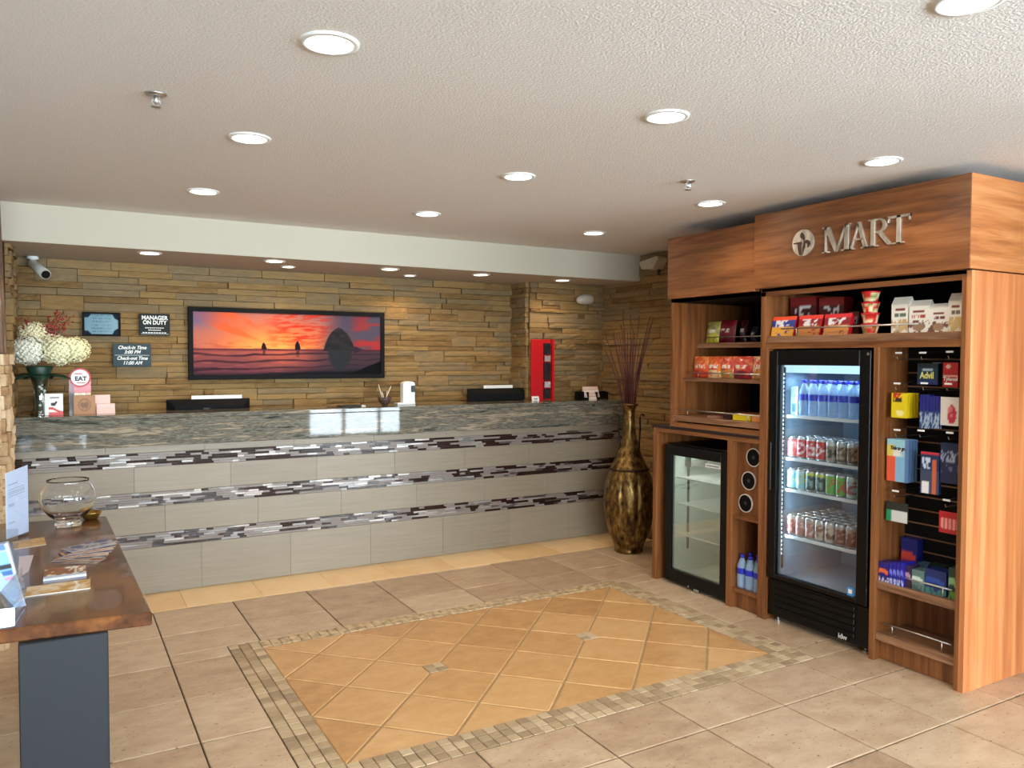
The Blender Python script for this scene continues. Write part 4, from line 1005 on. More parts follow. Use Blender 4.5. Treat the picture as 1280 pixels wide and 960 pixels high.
upc = thing('upper_snack_cabinet', 'cherry wood snack shelves above the low unit, left of the MART header', 'cabinet', (FX, 3.7, 1.086))
part('side_panel', G().box(FX, BX-.02, 4.098, 4.126, 1.087, 1.945), m_wv, upc, bevel=.001)
part('base_board', G().box(FX, BX-.02, 3.337, 4.098, 1.087, 1.118), m_wh, upc)
part('shelf', G().box(FX+.006, BX-.05, 3.337, 4.098, 1.128, 1.165), m_shelf, upc, bevel=.001)
part('shelf', G().box(3.705, BX-.05, 3.337, 4.098, 1.395, 1.418), m_shelf, upc, bevel=.001)
part('shelf', G().box(3.833, BX-.05, 3.337, 4.098, 1.620, 1.654), m_shelf, upc, bevel=.001)
part('back_panel', G().box(BX-.05, BX-.02, 3.337, 4.126, 1.12, 1.945), m_blackm, upc)
part('top_rail', G().box(FX, FX+.03, 3.337, 4.126, 1.925, 1.949), m_wh, upc)
part('header', G().box(3.597, BX-.02, 3.364, 4.140, 1.949, 2.356), m_wh, upc, bevel=.0015)
part('top_panel', G().box(FX, BX-.02, 3.337, 4.126, 1.925, 1.9485), m_blackm, upc)
rail_bar(upc, FX+.02, 4.07, 3.35, 1.205, 1.165); rail_bar(upc, 3.72, 4.06, 3.35, 1.452, 1.418, .0035); rail_bar(upc, 3.85, 4.04, 3.35, 1.692, 1.654, .0035)

# ------------------------------------------------------------------ tall fridge
fy0, fy1, fz1 = 2.590, 3.274, 1.602
fr_ = thing('glass_door_fridge', 'tall black glass door drinks fridge, lit blue inside', 'fridge', (3.64, 2.92, 0))
gx0, gy0, gy1, gz0, gz1 = 3.632, 2.668, 3.208, .290, 1.512
xb = 4.26
part('shell', G().box(3.66, xb, fy0, fy0+.03, .03, fz1).box(3.66, xb, fy1-.03, fy1, .03, fz1).box(3.66, xb, fy0+.03, fy1-.03, fz1-.07, fz1).box(3.66, xb, fy0+.03, fy1-.03, .03, .25), m_black, fr_)
part('liner', G().box(3.70, xb, fy0+.03, fy0+.045, .25, 1.54).box(3.70, xb, fy1-.045, fy1-.03, .25, 1.54).box(xb-.02, xb, fy0+.03, fy1-.03, .25, 1.54).box(3.70, xb, fy0+.03, fy1-.03, .25, .262).box(3.70, xb, fy0+.03, fy1-.03, 1.528, 1.54), m_liner, fr_, label='pale blue inner lining')
df = part('door_frame', G().box(3.622, 3.66, gy1, fy1-.008, .262, 1.594).box(3.622, 3.66, fy0+.012, gy0, .262, 1.594).box(3.622, 3.66, gy0, gy1, gz1, 1.594).box(3.622, 3.66, gy0, gy1, .262, gz0), m_black, fr_, bevel=.003)
part('door_pane', G().box(3.640, 3.646, gy0, gy1, gz0, gz1), m_glass, df)
part('door_handle', G().box(3.612, 3.622, fy1-.034, fy1-.026, .78, 1.06), m_dark, df, bevel=.002)
part('inner_gasket', G().box(3.648, 3.66, gy1-.014, gy1, gz0, gz1), M('grey_gasket', (130, 138, 142), .5), df)
part('door_lock', G().tube([(3.615, fy0+.024, 1.575), (3.622, fy0+.024, 1.575)], .007, 10), m_chrome, df)
gp = part('kick_grille', G().box(3.64, 3.66, fy0+.004, fy1-.004, .035, .255), m_black, fr_, bevel=.004)
for k in range(5):
    z_ = .075+k*.036; part('louvre', G().prism([(3.628, z_), (3.64, z_), (3.64, z_+.022), (3.634, z_+.022)], 1, fy0+.09, fy1-.05), m_black, gp, bevel=.002)
text('lettering', 'idw', .038, M('badge_silver', (190, 190, 186), .3), fr_, HX(1053, 796, 3.626)-Vector((0, 0, 0)), '-X', .001, .001)
for yy in (fy0+.05, fy1-.05): part('foot', G().lathe([(.018, 0), (.018, .012), (.008, .014), (.008, .036)], 3.70-.02, yy, 12), m_chrome, fr_)
c = HX(1063, 741, 3.6385); part('energy_sticker', G().box(3.6375, 3.6395, c.y-.020, c.y+.020, c.z-.028, c.z+.028).box(3.6365, 3.6376, c.y-.010, c.y+.012, c.z-.004, c.z+.018, 1), [M('blue_sticker', (60, 140, 200), .5), m_text_w], fr_, label='blue energy sticker in the door corner')
part('light_box', G().box(3.70, 3.73, gy0, fy1-.05, 1.468, 1.525), m_ledbox, fr_)
g = G()
for k in range(44): g.box(3.672, 3.676, 3.206, 3.212, .40+k*.0245, .412+k*.0245)
part('led_strip', g, m_led, fr_, kind='stuff')
part('led_channel', G().box(3.676, 3.684, 3.200, 3.228, .32, 1.50), m_dark, fr_)
for (z_, i) in ((1.205, 0), (.956, 1), (.772, 2), (.500, 3)):
    g = G().box(3.700, 3.712, fy0+.046, fy1-.046, z_, z_+.016).box(4.20, 4.206, fy0+.046, fy1-.046, z_, z_+.008)
    for q in range(22): yy = fy0+.055+q*.0268; g.box(3.712, 4.20, yy, yy+.003, z_+.008, z_+.013)
    part('wire_shelf', g, m_white, fr_)
def area(loc, rot, sx, sy, watt, col):
    d = bpy.data.lights.new('cabinet_led_or_fill', 'AREA'); d.shape = 'RECTANGLE'; d.size = sx; d.size_y = sy; d.energy = watt; d.color = col
    o = bpy.data.objects.new('cabinet_led_or_fill', d); C.objects.link(o); o.location = loc; o.rotation_euler = rot; return o
o = area((3.705, 3.188, .95), (0, pi/2, 0), 1.05, .012, 3.2, (.55, .80, 1.0)); o.rotation_euler = Vector((-1, 1, 0)).to_track_quat('Z', 'X').to_euler()
o.location = (3.69, 3.196, .93)
o.rotation_euler = (Matrix((Vector((0, 0, 1)), Vector((.6, .8, 0)).cross(Vector((0, 0, 1)))*-1, Vector((-.75, .66, 0)).normalized())).transposed()).to_euler()
area((3.78, 2.92, 1.455), (0, 0, 0), .04, .50, 2.0, (.55, .82, 1.0))

# cans and bottles in it
def can_mesh(body, accent, topc, r_=.032, h=.120, seed=0):
    g = G(); R_ = random.Random(seed); seg = 20
    prof = [(.024, 0), (.027, .003), (r_, .010)]
    nz = 10; prof += [(r_, .010+(h-.022)*k/nz) for k in range(1, nz+1)]
    prof += [(.0265, h-.003), (.0265, h), (.0245, h), (.0245, h-.004), (.001, h-.004)]
    b = len(g.v); g.lathe(prof, 0, 0, seg, mi=[1, 1]+[0]*nz+[1]*5)
    for k in range(len(prof)):
        for i in range(seg):
            z_ = prof[k][1]; u = i/seg; cc = body
            if vnoise(u*14, z_*90, seed) > .62 and .025 < z_ < .095: cc = accent
            if z_ > h-.028: cc = topc
            g.c[b+k*seg+i] = lin(cc)
    me = g.mesh('can', (0, 0, 0), True); me.materials.append(m_gloss); me.materials.append(m_chrome)
    me.polygons.foreach_set('use_smooth', [True]*len(me.polygons)); return me
CT = {'red': can_mesh((196, 30, 38), (240, 226, 220), (200, 40, 44), seed=1), 'pinkish': can_mesh((226, 130, 120), (244, 220, 210), (210, 70, 70), seed=2), 'tan': can_mesh((150, 134, 110), (60, 50, 40), (200, 196, 186), seed=3),
      'brown': can_mesh((92, 66, 52), (170, 150, 120), (186, 182, 174), seed=4), 'orange': can_mesh((226, 126, 46), (240, 200, 170), (226, 110, 90), seed=5), 'aqua': can_mesh((150, 206, 216), (236, 220, 120), (190, 226, 236), seed=6),
      'dark green': can_mesh((38, 66, 62), (130, 160, 150), (196, 200, 70), seed=7), 'green': can_mesh((92, 170, 60), (180, 90, 60), (110, 180, 70), seed=8), 'silver': can_mesh((170, 186, 180), (150, 60, 70), (190, 200, 200), seed=9),
      'bright green': can_mesh((24, 160, 76), (220, 236, 226), (190, 220, 200), seed=10), 'cream': can_mesh((196, 176, 156), (120, 80, 60), (196, 186, 176), seed=11), 'rose': can_mesh((176, 116, 106), (220, 200, 190), (190, 170, 160), seed=12),
      'maroon': can_mesh((112, 52, 48), (180, 130, 110), (170, 150, 140), seed=13)}
ordw = ['first', 'second', 'third', 'fourth', 'fifth', 'sixth', 'seventh', 'eighth']
def place(me, name, loc, label, cat, group):
    o = bpy.data.objects.new(name, me); C.objects.link(o); o.location = loc; o.rotation_euler = (0, 0, random.uniform(0, 6.28)); return props(o, label, cat, group)
pitch = .0675; ys0 = 3.197
rowsC = [(.9725, ['pinkish', 'red', 'red', 'red', 'tan', 'brown', 'brown', 'orange'], 4, 'upper'), (.7885, ['aqua', 'aqua', 'dark green', 'dark green', 'green', 'green', 'silver', 'bright green'], 3, 'middle'),
         (.5165, ['maroon', 'rose', 'rose', 'cream', 'cream', 'maroon', 'maroon', 'maroon'], 6, 'lowest')]
for z_, kinds, nr, nm in rowsC:
    for k in range(8):
        y_ = ys0-.005-k*pitch
        if y_ < fy0+.078: continue
        for q in range(nr):
            kk = kinds[k]
            lb = f'{kk} drink can, {ordw[k]} from left in front on the {nm} can shelf' if q == 0 else f'{kk} drink can, row {ordw[q]} from front, {ordw[k]} from left, {nm} can shelf'
            place(CT[kk], 'drink_can', (3.745+q*pitch, y_, z_), lb, 'can', f'cans on the {nm} can shelf' if q == 0 else f'rear cans on the {nm} can shelf')
# water bottles: body, label, cap
m_water = M('water_plastic', (168, 196, 226), .12)
m_water.node_tree.nodes['Principled BSDF'].inputs['Alpha'].default_value = 0.5
def bottle_proto(loc, label, group):
    t = thing('water_bottle', label, 'bottle', loc, group)
    pr = [(.026, 0), (.031, .006), (.031, .03), (.029, .04), (.031, .05), (.031, .085), (.031, .125), (.029, .14), (.020, .165), (.0125, .18), (.0125, .19)]
    part('body', G().lathe(pr, 0, 0, 16), m_water, t, smooth=True, local=True)
    part('wrap_label', G().lathe([(.0316, .088), (.0316, .124)], 0, 0, 16, cap=False), M('blue_label', (28, 44, 178), .35), t, smooth=True, local=True)
    part('cap', G().lathe([(.0145, .186), (.0145, .203), (.012, .205)], 0, 0, 14), M('blue_cap', (34, 44, 180), .4), t, smooth=True, local=True)
    return t
bp_ = None
for q in range(3):
    for k in range(7):
        loc = (3.755+q*.068, 3.125-k*.0665, 1.2215)
        if q == 0: lb = f'blue capped water bottle, {ordw[k]} from the left in front on the top fridge shelf'
        else: lb = f'water bottle in the {["", "middle", "rear"][q]} row, {ordw[k]} from left, top fridge shelf'
        gp_ = 'front water bottles on the top fridge shelf' if q == 0 else 'rear water bottles on the top fridge shelf'
        if bp_ is None: bp_ = bottle_proto(loc, lb, gp_)
        else: dup(bp_, loc, lb, gp_)
for k in range(6):
    q, i = divmod(k, 3); loc = (FX+.055+q*.07, 3.508-i*.066, .129)
    dup(bp_, loc, f'water bottle, {ordw[i]} from the left in front in the low compartment beside the large fridge' if q == 0 else f'water bottle, {ordw[i]} from the left at the back of the low compartment', 'water bottles in the low compartment')
g = G().grid(lambda u, v: (3.735, 3.205-.05*u, 1.222+.165*v), 8, 16, lambda u, v: lin((46, 86, 160) if .15 < u < .85 and .12 < v < .42 else ((150, 170, 186) if v < .6 else (110, 124, 140)))).box(3.737, 3.79, 3.155, 3.205, 1.222, 1.387, col=lin((130, 148, 164)))
single('drink_carton', g, m_gloss, 'grey carton with a blue square at the left of the top fridge shelf', 'carton')

# ------------------------------------------------------------------ small fridge
sy0, sy1, sz1 = 3.605, 4.190, .965
sf = thing('small_glass_door_fridge', 'small black glass door fridge standing empty in the low unit', 'fridge', (3.66, 3.9, 0))
part('shell', G().box(3.675, 4.20, sy0, sy0+.03, .015, sz1).box(3.675, 4.20, sy1-.03, sy1, .015, sz1).box(3.675, 4.20, sy0+.03, sy1-.03, sz1-.04, sz1).box(3.675, 4.20, sy0+.03, sy1-.03, .015, .06), m_black, sf)
part('liner', G().box(3.69, 4.20, sy0+.03, sy0+.042, .06, .925).box(3.69, 4.20, sy1-.042, sy1-.03, .06, .925).box(4.18, 4.20, sy0+.03, sy1-.03, .06, .925).box(3.69, 4.20, sy0+.03, sy1-.03, .06, .07).box(3.69, 4.20, sy0+.03, sy1-.03, .915, .925), M('grey_liner', (198, 204, 200), .5), sf, label='pale grey inner lining')
ga, gb, gc, gd = 3.668, 4.132, .106, .888
df = part('door_frame', G().box(3.637, 3.675, gb, sy1+.002, .02, .955).box(3.637, 3.675, sy0, ga, .02, .955).box(3.637, 3.675, ga, gb, gd, .955).box(3.637, 3.675, ga, gb, .02, gc), m_black, sf, bevel=.003)
part('door_pane', G().box(3.650, 3.656, ga, gb, gc, gd), m_glass2, df)
part('door_handle', G().box(3.630, 3.637, sy0+.05, sy1-.05, .925, .945), m_black, df, bevel=.002)
part('door_lock', G().tube([(3.630, HX(867, 568, 3.63).y, .935), (3.638, HX(867, 568, 3.63).y, .935)], .006, 10), m_chrome, df)
part('inner_rail', G().box(3.657, 3.672, gb-.016, gb, gc, gd).box(3.657, 3.672, ga, gb, gc, gc+.008), M('pale_gasket', (196, 204, 200), .5), df)
c = HX(891, 583, 3.649); g = G().box(3.647, 3.650, c.y-.068, c.y+.066, c.z-.011, c.z+.012)
for i in range(8): g.box(3.6462, 3.6471, c.y+.055-i*.014, c.y+.046-i*.014, c.z-.004, c.z+.005, 1)
part('maker_sticker', g, [m_card, m_text_k], df)
c = HX(868, 737, 3.6355)
g = G().box(3.6355, 3.6372, c.y+.065, c.y+.055, c.z-.002, c.z+.012)
for i in range(3): g.box(3.6355, 3.6372, c.y+.008-i*.016, c.y-.002-i*.016, c.z-.012, c.z+.004)
part('control_display', g, M('dim_digits', (150, 150, 146), .4), df)
for z_ in (.725, .545, .335):
    g = G().box(3.70, 3.708, sy0+.045, sy1-.045, z_, z_+.007)
    for q in range(24): yy = sy0+.05+q*.0212; g.box(3.708, 4.17, yy, yy+.002, z_+.001, z_+.005)
    g.box(4.16, 4.166, sy0+.045, sy1-.045, z_, z_+.006)
    part('wire_shelf', g, m_white, sf)
part('shelf_support', G().box(3.80, 3.815, sy1-.048, sy1-.042, .22, .86), m_dark, sf)
part('control_box', G().box(3.78, 3.93, sy1-.10, sy1-.042, .80, .87), M('control_grey', (120, 124, 118), .5), sf)
area((3.80, 3.9, .905), (0, 0, 0), .06, .40, 1.7, (.95, 1.0, .98))  # added fill light with no lamp behind it, brightens the small fridge interior

# ------------------------------------------------------------------ snacks
def bag_mesh(w_, h_, d_, fn, seed=0):
    """pillow bag facing -X, base on z=0, centred on y"""
    g = G(); nx, ny = 22, 24; R_ = random.Random(seed)
    for side in (-1, 1):
        def pt(u, v, side=side):
            bulge = (sin(pi*min(1, max(0, u)))**.6)*(sin(pi*min(1, max(0, v)))**.7)
            crk = .004*vnoise(u*9, v*9, seed+side)
            return (side*(d_/2*bulge+crk*bulge), (0.5-u)*w_*(1-.05*sin(pi*v)), v*h_+.0)
        b = len(g.v); g.grid(pt, nx, ny, fn)
        if side == 1:
            nf = nx*ny; g.f[-nf:] = [f[::-1] for f in g.f[-nf:]]
    g.f = [f[::-1] for f in g.f] if False else g.f
    return g
def place_mesh(name, g, mats, loc, label, cat, group=None, lean=0.0, rz=0.0, smooth=True):
    o = _mk(name, g.mesh(name, (0, 0, 0), True), mats, smooth, 0); o.location = loc; o.rotation_euler = (0, lean, rz); ORG[o.name] = Vector(loc)
    return props(o, label, cat, group)
def noodle(top, main, food, seed):
    def f(u, v):
        c = main
        if v > .80: c = top
        if v < .48 and fbm(u*6, v*7, seed) > .40: c = food
        if v < .30: c = food if fbm(u*9, v*12, seed) > .33 else main
        if .48 < v < .78 and .18 < u < .8 and fbm(u*10, v*9, seed+3) > .5: c = (228, 224, 226)
        return lin(c)
    return f
# front trays (leaning a little back) on the top shelf
ZSH = 1.680
for k, (px0, px1, top, main, food, lb) in enumerate([(962, 992, (236, 78, 40), (40, 60, 140), (226, 160, 60), 'orange and blue meal tray at the left of the top shelf'),
        (995, 1025, (230, 60, 50), (150, 14, 26), (190, 120, 60), 'dark red meal tray, second from the left on the top shelf'),
        (1027, 1061, (214, 30, 40), (140, 12, 24), (200, 132, 72), 'dark red meal tray just left of the noodle cups')]):
    x_ = 3.652; a, b = HX(px0, 415, x_).y, HX(px1, 415, x_).y; a = min(a, 3.296); h_ = .118; w_ = a-b
    g = G(); f = noodle(top, main, food, 20+k)
    g.grid(lambda u, v: (-.0+.0, (.5-u)*w_*(1-.10*(1-v)), v*h_), 22, 18, f)
    g.add([(0, w_/2*.9, 0), (0, -w_/2*.9, 0), (.04, -w_/2*.8, .012), (.04, w_/2*.8, .012), (0, w_/2, h_), (0, -w_/2, h_), (.04, -w_/2*.85, h_-.012), (.04, w_/2*.85, h_-.012)],
          [(0, 3, 2, 1), (4, 5, 6, 7), (0, 4, 7, 3), (1, 2, 6, 5), (2, 3, 7, 6)], 0, lin((196, 20, 34)))
    place_mesh('meal_tray', g, m_gloss, (x_, (a+b)/2, ZSH), lb, 'food tray', 'meal trays in front on the top shelf', lean=radians(14), smooth=False)
for k, (px0, px1) in enumerate([(988, 1020), (1024, 1055), (1062, 1074)]):
    x_ = 3.80; a, b = min(HX(px0, 374, x_).y, 3.295), HX(px1, 374, x_).y; w_ = a-b; zt = HX(px0, 373, x_).z-ZSH; g = G()
    zz = .0 if k < 2 else 0
    if k == 2: zt = .13
    g.grid(lambda u, v: (0, (.5-u)*w_, v*zt), 18, 16, noodle((130, 26, 30), (70, 12, 18), (120, 60, 40), 30+k)); g.box(.001, .08, -w_/2, w_/2, 0, zt, 0, lin((90, 16, 22)))
    place_mesh('meal_box', g, m_gloss, (x_, (a+b)/2, ZSH), ['dark red meal box behind the trays, left one', 'dark red meal box behind the trays, right one', 'red box edge just left of the noodle cups'][k], 'food box', 'meal boxes behind the trays on the top shelf', smooth=False)
cup = None
a, b = HX(1074, 414, 3.70).y, HX(1095.5, 414, 3.70).y; yc = (a+b)/2
for k in range(4):
    z_ = ZSH+k*.0565
    g = G(); seg = 24; pr = [(.034, 0), (.035, .008), (.039, .026), (.0445, .045), (.047, .046), (.047, .052), (.046, .055)]
    b0 = len(g.v); g.lathe(pr, 0, 0, seg)
    for i_, (r__, zz) in enumerate(pr):
        for i in range(seg):
            cc = (206, 24, 32) if zz > .0455 else ((236, 220, 170) if vnoise(i*.55, zz*70, k) < .55 else ((206, 40, 36) if vnoise(i*.5, zz*60, k+5) < .6 else (120, 150, 60)))
            g.c[b0+i_*seg+i] = lin(cc)
    place_mesh('noodle_cup', g, m_gloss, (3.72, yc, z_), ['bottom cup of the noodle cup stack, behind the rail', 'second cup from the bottom of the noodle cup stack', 'third cup from the bottom of the noodle cup stack', 'topmost cup of the noodle cup stack'][k], 'cup', 'stack of noodle cups on the top shelf')
# white cookie bags
def cookie(colr, pic_, seed):
    def f(u, v):
        c = (232, 226, 214)
        if .60 < v < .68 and .2 < u < .8: c = (120, 50, 48)
        if .46 < v < .54 and .15 < u < .85 and fbm(u*16, v*6, seed) > .42: c = colr
        if v < .40 and fbm(u*7, v*9, seed) > .48: c = pic_
        if v < .34 and ((u-.5)/.3)**2+((v-.18)/.13)**2 < 1: c = mixc(pic_, (226, 196, 150), .4)
        return lin(c)
    return f
for k, (p0, p1, pt_, colr, pic_, lb) in enumerate([(1114, 1136, 371, (96, 112, 90), (196, 160, 110), 'white cookie bag, first from the left on the top shelf'),
        (1135, 1161, 375, (170, 60, 56), (110, 74, 60), 'white cookie bag with a red name band, second from the left'), (1161, 1185, 379, (110, 50, 66), (120, 80, 66), 'white cookie bag with dark cookie pictures, third from the left'),
        (1185, 1203, 366, (110, 100, 90), (206, 176, 110), 'tall white cookie bag against the right side panel')]):
    x_ = 3.70; a, b = HX(p0, 410, x_).y, HX(p1, 410, x_).y; w_ = a-b; h_ = HX((p0+p1)/2, pt_, x_).z-ZSH; g = G(); d_ = .05
    def pt(u, v, w_=w_, h_=h_): return ((-d_/2)*(1 if v < .8 else 1-(v-.8)*4.6), (.5-u)*w_*(1-.08*max(0, v-.8)*5*.4), v*h_)
    g.grid(pt, 20, 30, cookie(colr, pic_, 50+k))
    def pb(u, v, w_=w_, h_=h_): return ((d_/2)*(1 if v < .8 else 1-(v-.8)*4.6), (u-.5)*w_*(1-.08*max(0, v-.8)*5*.4), v*h_)
    g.grid(pb, 2, 10, lambda u, v: lin((220, 214, 204)))
    for s_ in (-1, 1):
        g.grid(lambda u, v, s_=s_: ((u-.5)*d_*s_*(-1)*(1 if v < .8 else 1-(v-.8)*4.6), s_*w_/2*-1*(1-.08*max(0, v-.8)*5*.4), v*h_), 2, 10, lambda u, v: lin((214, 208, 198)))
    place_mesh('cookie_bag', g, m_print, (x_+d_/2, (a+b)/2, ZSH), lb, 'cookie bag', 'white cookie bags on the top shelf', smooth=False)
# chips on the upper-left shelves
def chip(c0, c1, c2, seed):
    def f(u, v):
        n = fbm(u*9, v*10, seed); c = mixc(c0, c1, (n-.45)*6)
        if .45 < v < .62 and .2 < u < .8 and fbm(u*14, v*5, seed+2) > .45: c = (240, 226, 214)
        if v < .35 and n > .45: c = c2
        return lin(c)
    return f
for k, (p0, p1, pt_, c0, c1, c2, lb, dx) in enumerate([(878, 896, 402, (196, 186, 60), (150, 140, 110), (226, 214, 70), 'yellow snack bag at the left of the highest snack shelf', 0), (893, 916, 400, (124, 20, 40), (150, 30, 50), (100, 16, 34), 'dark red snack bag with white lettering on the highest snack shelf', .02),
        (922, 930, 400, (90, 26, 40), (40, 14, 22), (50, 20, 30), 'narrow dark red packet on the highest snack shelf', .06), (936, 943, 408, (60, 70, 96), (30, 30, 44), (40, 40, 60), 'narrow dark blue packet on the highest snack shelf', .06)]):
    x_ = 3.885+dx; a, b = min(HX(p0, 420, x_).y, 4.094), HX(p1, 420, x_).y; h_ = HX((p0+p1)/2, pt_, x_).z-1.654
    place_mesh('snack_bag', bag_mesh(a-b, h_, .05, chip(c0, c1, c2, 60+k), k), m_foil, (x_+.02, (a+b)/2, 1.655), lb, 'snack bag', 'bags on the highest snack shelf', lean=radians(8))
for k, (p0, p1) in enumerate([(862, 884), (880, 899), (896, 914), (912, 936), (936, 952)]):
    x_ = 3.755; a, b = min(HX(p0, 460, x_).y, 4.094), HX(p1, 460, x_).y; b = max(b, 3.345); h_ = .145
    cc = [((214, 84, 40), (226, 150, 90), (190, 50, 40)), ((224, 120, 50), (206, 60, 40), (230, 200, 150)), ((220, 110, 60), (190, 50, 40), (150, 160, 80)), ((206, 50, 44), (226, 130, 80), (120, 30, 60)), ((228, 196, 150), (200, 60, 50), (220, 150, 60))][k]
    place_mesh('snack_bag', bag_mesh(a-b, h_, .055, chip(*cc, 80+k), 10+k), m_foil, (x_+.03, (a+b)/2, 1.419), ['orange snack bag, first from the left on the middle snack shelf', 'orange snack bag, second from the left on the middle snack shelf', 'orange and green snack bag, third from the left on the middle snack shelf', 'red snack bag, fourth from the left on the middle snack shelf', 'cream and red snack bag against the right edge of the middle snack shelf'][k], 'snack bag', 'bags on the middle snack shelf', lean=radians(6))
    g = G().box(x_-.02, x_+.012, b+.008, a-.008, 1.419, 1.452, col=lin(((196, 190, 110), (60, 30, 50))[k % 2]))
for k, (p0, p1, colr, lb) in enumerate([(916, 937, (226, 196, 20), 'bright yellow candy box on the lowest snack shelf'), (940, 950, (226, 150, 80), 'orange candy box at the right edge of the lowest snack shelf'), (904, 914, (40, 20, 26), 'dark candy box left of the yellow one'), (884, 894, (160, 110, 90), 'low tan candy packet left on the lowest snack shelf')]):
    x_ = 3.665; a, b = HX(p0, 522, x_).y, HX(p1, 522, x_).y; b = max(b, 3.345); h_ = (.040, .040, .030, .012)[k]
    single('candy_box', G().box(x_, x_+.16, b, a, 1.166, 1.166+h_, col=lin(colr)).box(x_+.05, x_+.10, b+.01, a-.01, 1.166+h_, 1.170+h_, col=lin((120, 40, 50))), m_gloss, lb, 'candy box', 'candy boxes on the lowest snack shelf')

# ------------------------------------------------------------------ peg hooks and hanging goods
def hook(y_, z_, label):
    t = thing('peg_hook', label, 'hook', (3.86, y_, z_), 'wire hooks on the slat wall')
    part('wire', G().tube([(3.865, y_, z_), (3.655, y_, z_), (3.650, y_, z_+.012)], .0022, 6), m_wire, t)
    part('upper_wire', G().tube([(3.865, y_, z_+.035), (3.665, y_, z_+.034)], .0016, 6), m_wire, t)
    part('price_tag', G().box(3.660, 3.663, y_-.018, y_+.018, z_+.027, z_+.036), m_card, t)
def rect_x(px0, py0, px1, py1, x_):
    a, b = HX(px0, py0, x_), HX(px1, py1, x_); return a.y, b.y, b.z, a.z
HK = [(1118, 449, 'empty wire hook at the top left of the slat wall'), (1148, 449, 'wire hook at the top holding the pain relief box'), (1182, 448, 'wire hook at the top right holding the red box'),
      (1116, 487, 'wire hook holding the yellow packs'), (1150, 487, 'wire hook holding the blue blister packs'), (1180, 488, 'wire hook holding the pale pack with red print'),
      (1116, 545, 'wire hook holding the red and blue stain pens'), (1146, 546, 'wire hook holding the toothbrush kit'), (1182, 549, 'wire hook holding the dark blue packs'),
      (1114, 621, 'wire hook holding the green and white pack'), (1178, 633, 'wire hook at the lower right holding the red pack')]
for px, py, lb in HK:
    p = HX(px+8, py, 3.68); hook(min(p.y, 2.535), p.z, lb)
def hang(name, px0, py0, px1, py1, fn, lb, cat, group, n=1, step=.018, x_=3.672, thick=.008, nx=14, ny=18, out=None):
    y1_, y0_, z0_, z1_ = rect_x(px0, py0, px1, py1, x_)
    y0_ = max(y0_, 2.138); y1_ = min(y1_, 2.549)
    for k in range(n):
        xx = x_+k*step; g = G().grid(lambda u, v: (xx, y1_-(y1_-y0_)*u, z0_+(z1_-z0_)*v), nx, ny, fn)
        g.box(xx+.0005, xx+thick, y0_, y1_, z0_, z1_, 0, fn(.92, .92) if out is None else lin(out))
        single(name, g, m_gloss, lb if k == 0 else lb.replace('front', ordw[k]), cat, group)
def f_adv(u, v):
    c = (22, 52, 74)
    if v < .22: c = (30, 52, 120)
    if v > .80: c = (14, 34, 44)
    if .66 < v < .74 and .25 < u < .75: c = (170, 190, 190)
    return lin(c)
hang('medicine_box', 1147, 454, 1172, 481, f_adv, 'dark blue Advil box hanging in the top row', 'medicine box', None, x_=3.74, thick=.03)
adv = bpy.data.objects['medicine_box']; p = HX(1158.5, 469.5, 3.7385)
text('lettering', 'Advil', .046, m_text_y, adv, p, '-X', .0006, .0012, wid=.072)
def f_adv2(u, v): return lin((150, 150, 156) if v > .3 else (120, 40, 60))
hang('blister_card', 1166, 453, 1176, 480, f_adv2, 'grey blister card behind the Advil box', 'medicine pack', None, x_=3.79)
def f_tyl(u, v):
    c = (190, 26, 32)
    if .40 < v < .46: c = (236, 190, 180)
    if v > .72 and ((u-.35)/.16)**2+((v-.84)/.09)**2 < 1: c = (236, 200, 190)
    return lin(c)
hang('medicine_box', 1179, 453, 1197, 484, f_tyl, 'red Tylenol box hanging at the top right', 'medicine box', None, x_=3.72, thick=.03)
ty = bpy.data.objects['medicine_box.001']; p = HX(1188, 474, 3.7185); text('lettering', 'Tylenol', .026, m_text_w, ty, p, '-X', .0006, .0006, wid=.072)
def f_yel(u, v):
    c = (226, 198, 28)
    if v > .66 and .1 < u < .65 and fbm(u*9, v*10, 1) > .42: c = (196, 40, 36) if v > .8 else (60, 40, 30)
    if v < .30 and ((u-.55)/.25)**2+((v-.2)/.13)**2 < 1: c = (240, 226, 150)
    return lin(c)
hang('yellow_pack', 1114.5, 491, 1133, 523, f_yel, 'front yellow pack on the second row hook', 'snack pack', 'yellow packs on the second row hook', n=5, step=.022, thick=.010)
def f_blu(u, v):
    c = (26, 34, 130) if v > .5 else (34, 60, 110)
    if v < .45 and fbm(u*7, v*9, 3) > .52: c = (150, 170, 190)
    if v > .5 and int(u*6) % 2: c = (16, 20, 90)
    return lin(c)
hang('blue_pack', 1150, 493, 1162, 536, f_blu, 'front blue blister pack left on the middle hook', 'medicine pack', 'blue packs on the second row', n=3)
hang('blue_pack', 1163, 495, 1174, 536, f_blu, 'front blue bottle pack right on the middle hook', 'medicine pack', 'blue packs on the second row', n=2)
def f_pnk(u, v):
    c = (216, 208, 200)
    if ((u-.62)/.26)**2+((v-.40)/.34)**2 < 1: c = (186, 46, 70) if fbm(u*8, v*8, 2) > .4 else (220, 120, 120)
    return lin(c)
hang('pink_pack', 1176, 496, 1198, 533, f_pnk, 'pale pack with a raspberry red picture at the right', 'snack pack', None)
def f_tide(u, v):
    c = (226, 90, 60) if u < .42 else (130, 176, 206)
    if v > .58: c = (150, 196, 206) if v > .85 or u > .35 else (222, 200, 90)
    if .60 < v < .80 and .32 < u < .95 and fbm(u*6, v*5, 4) > .4: c = (226, 220, 210)
    if u > .86: c = (90, 120, 160)
    return lin(c)
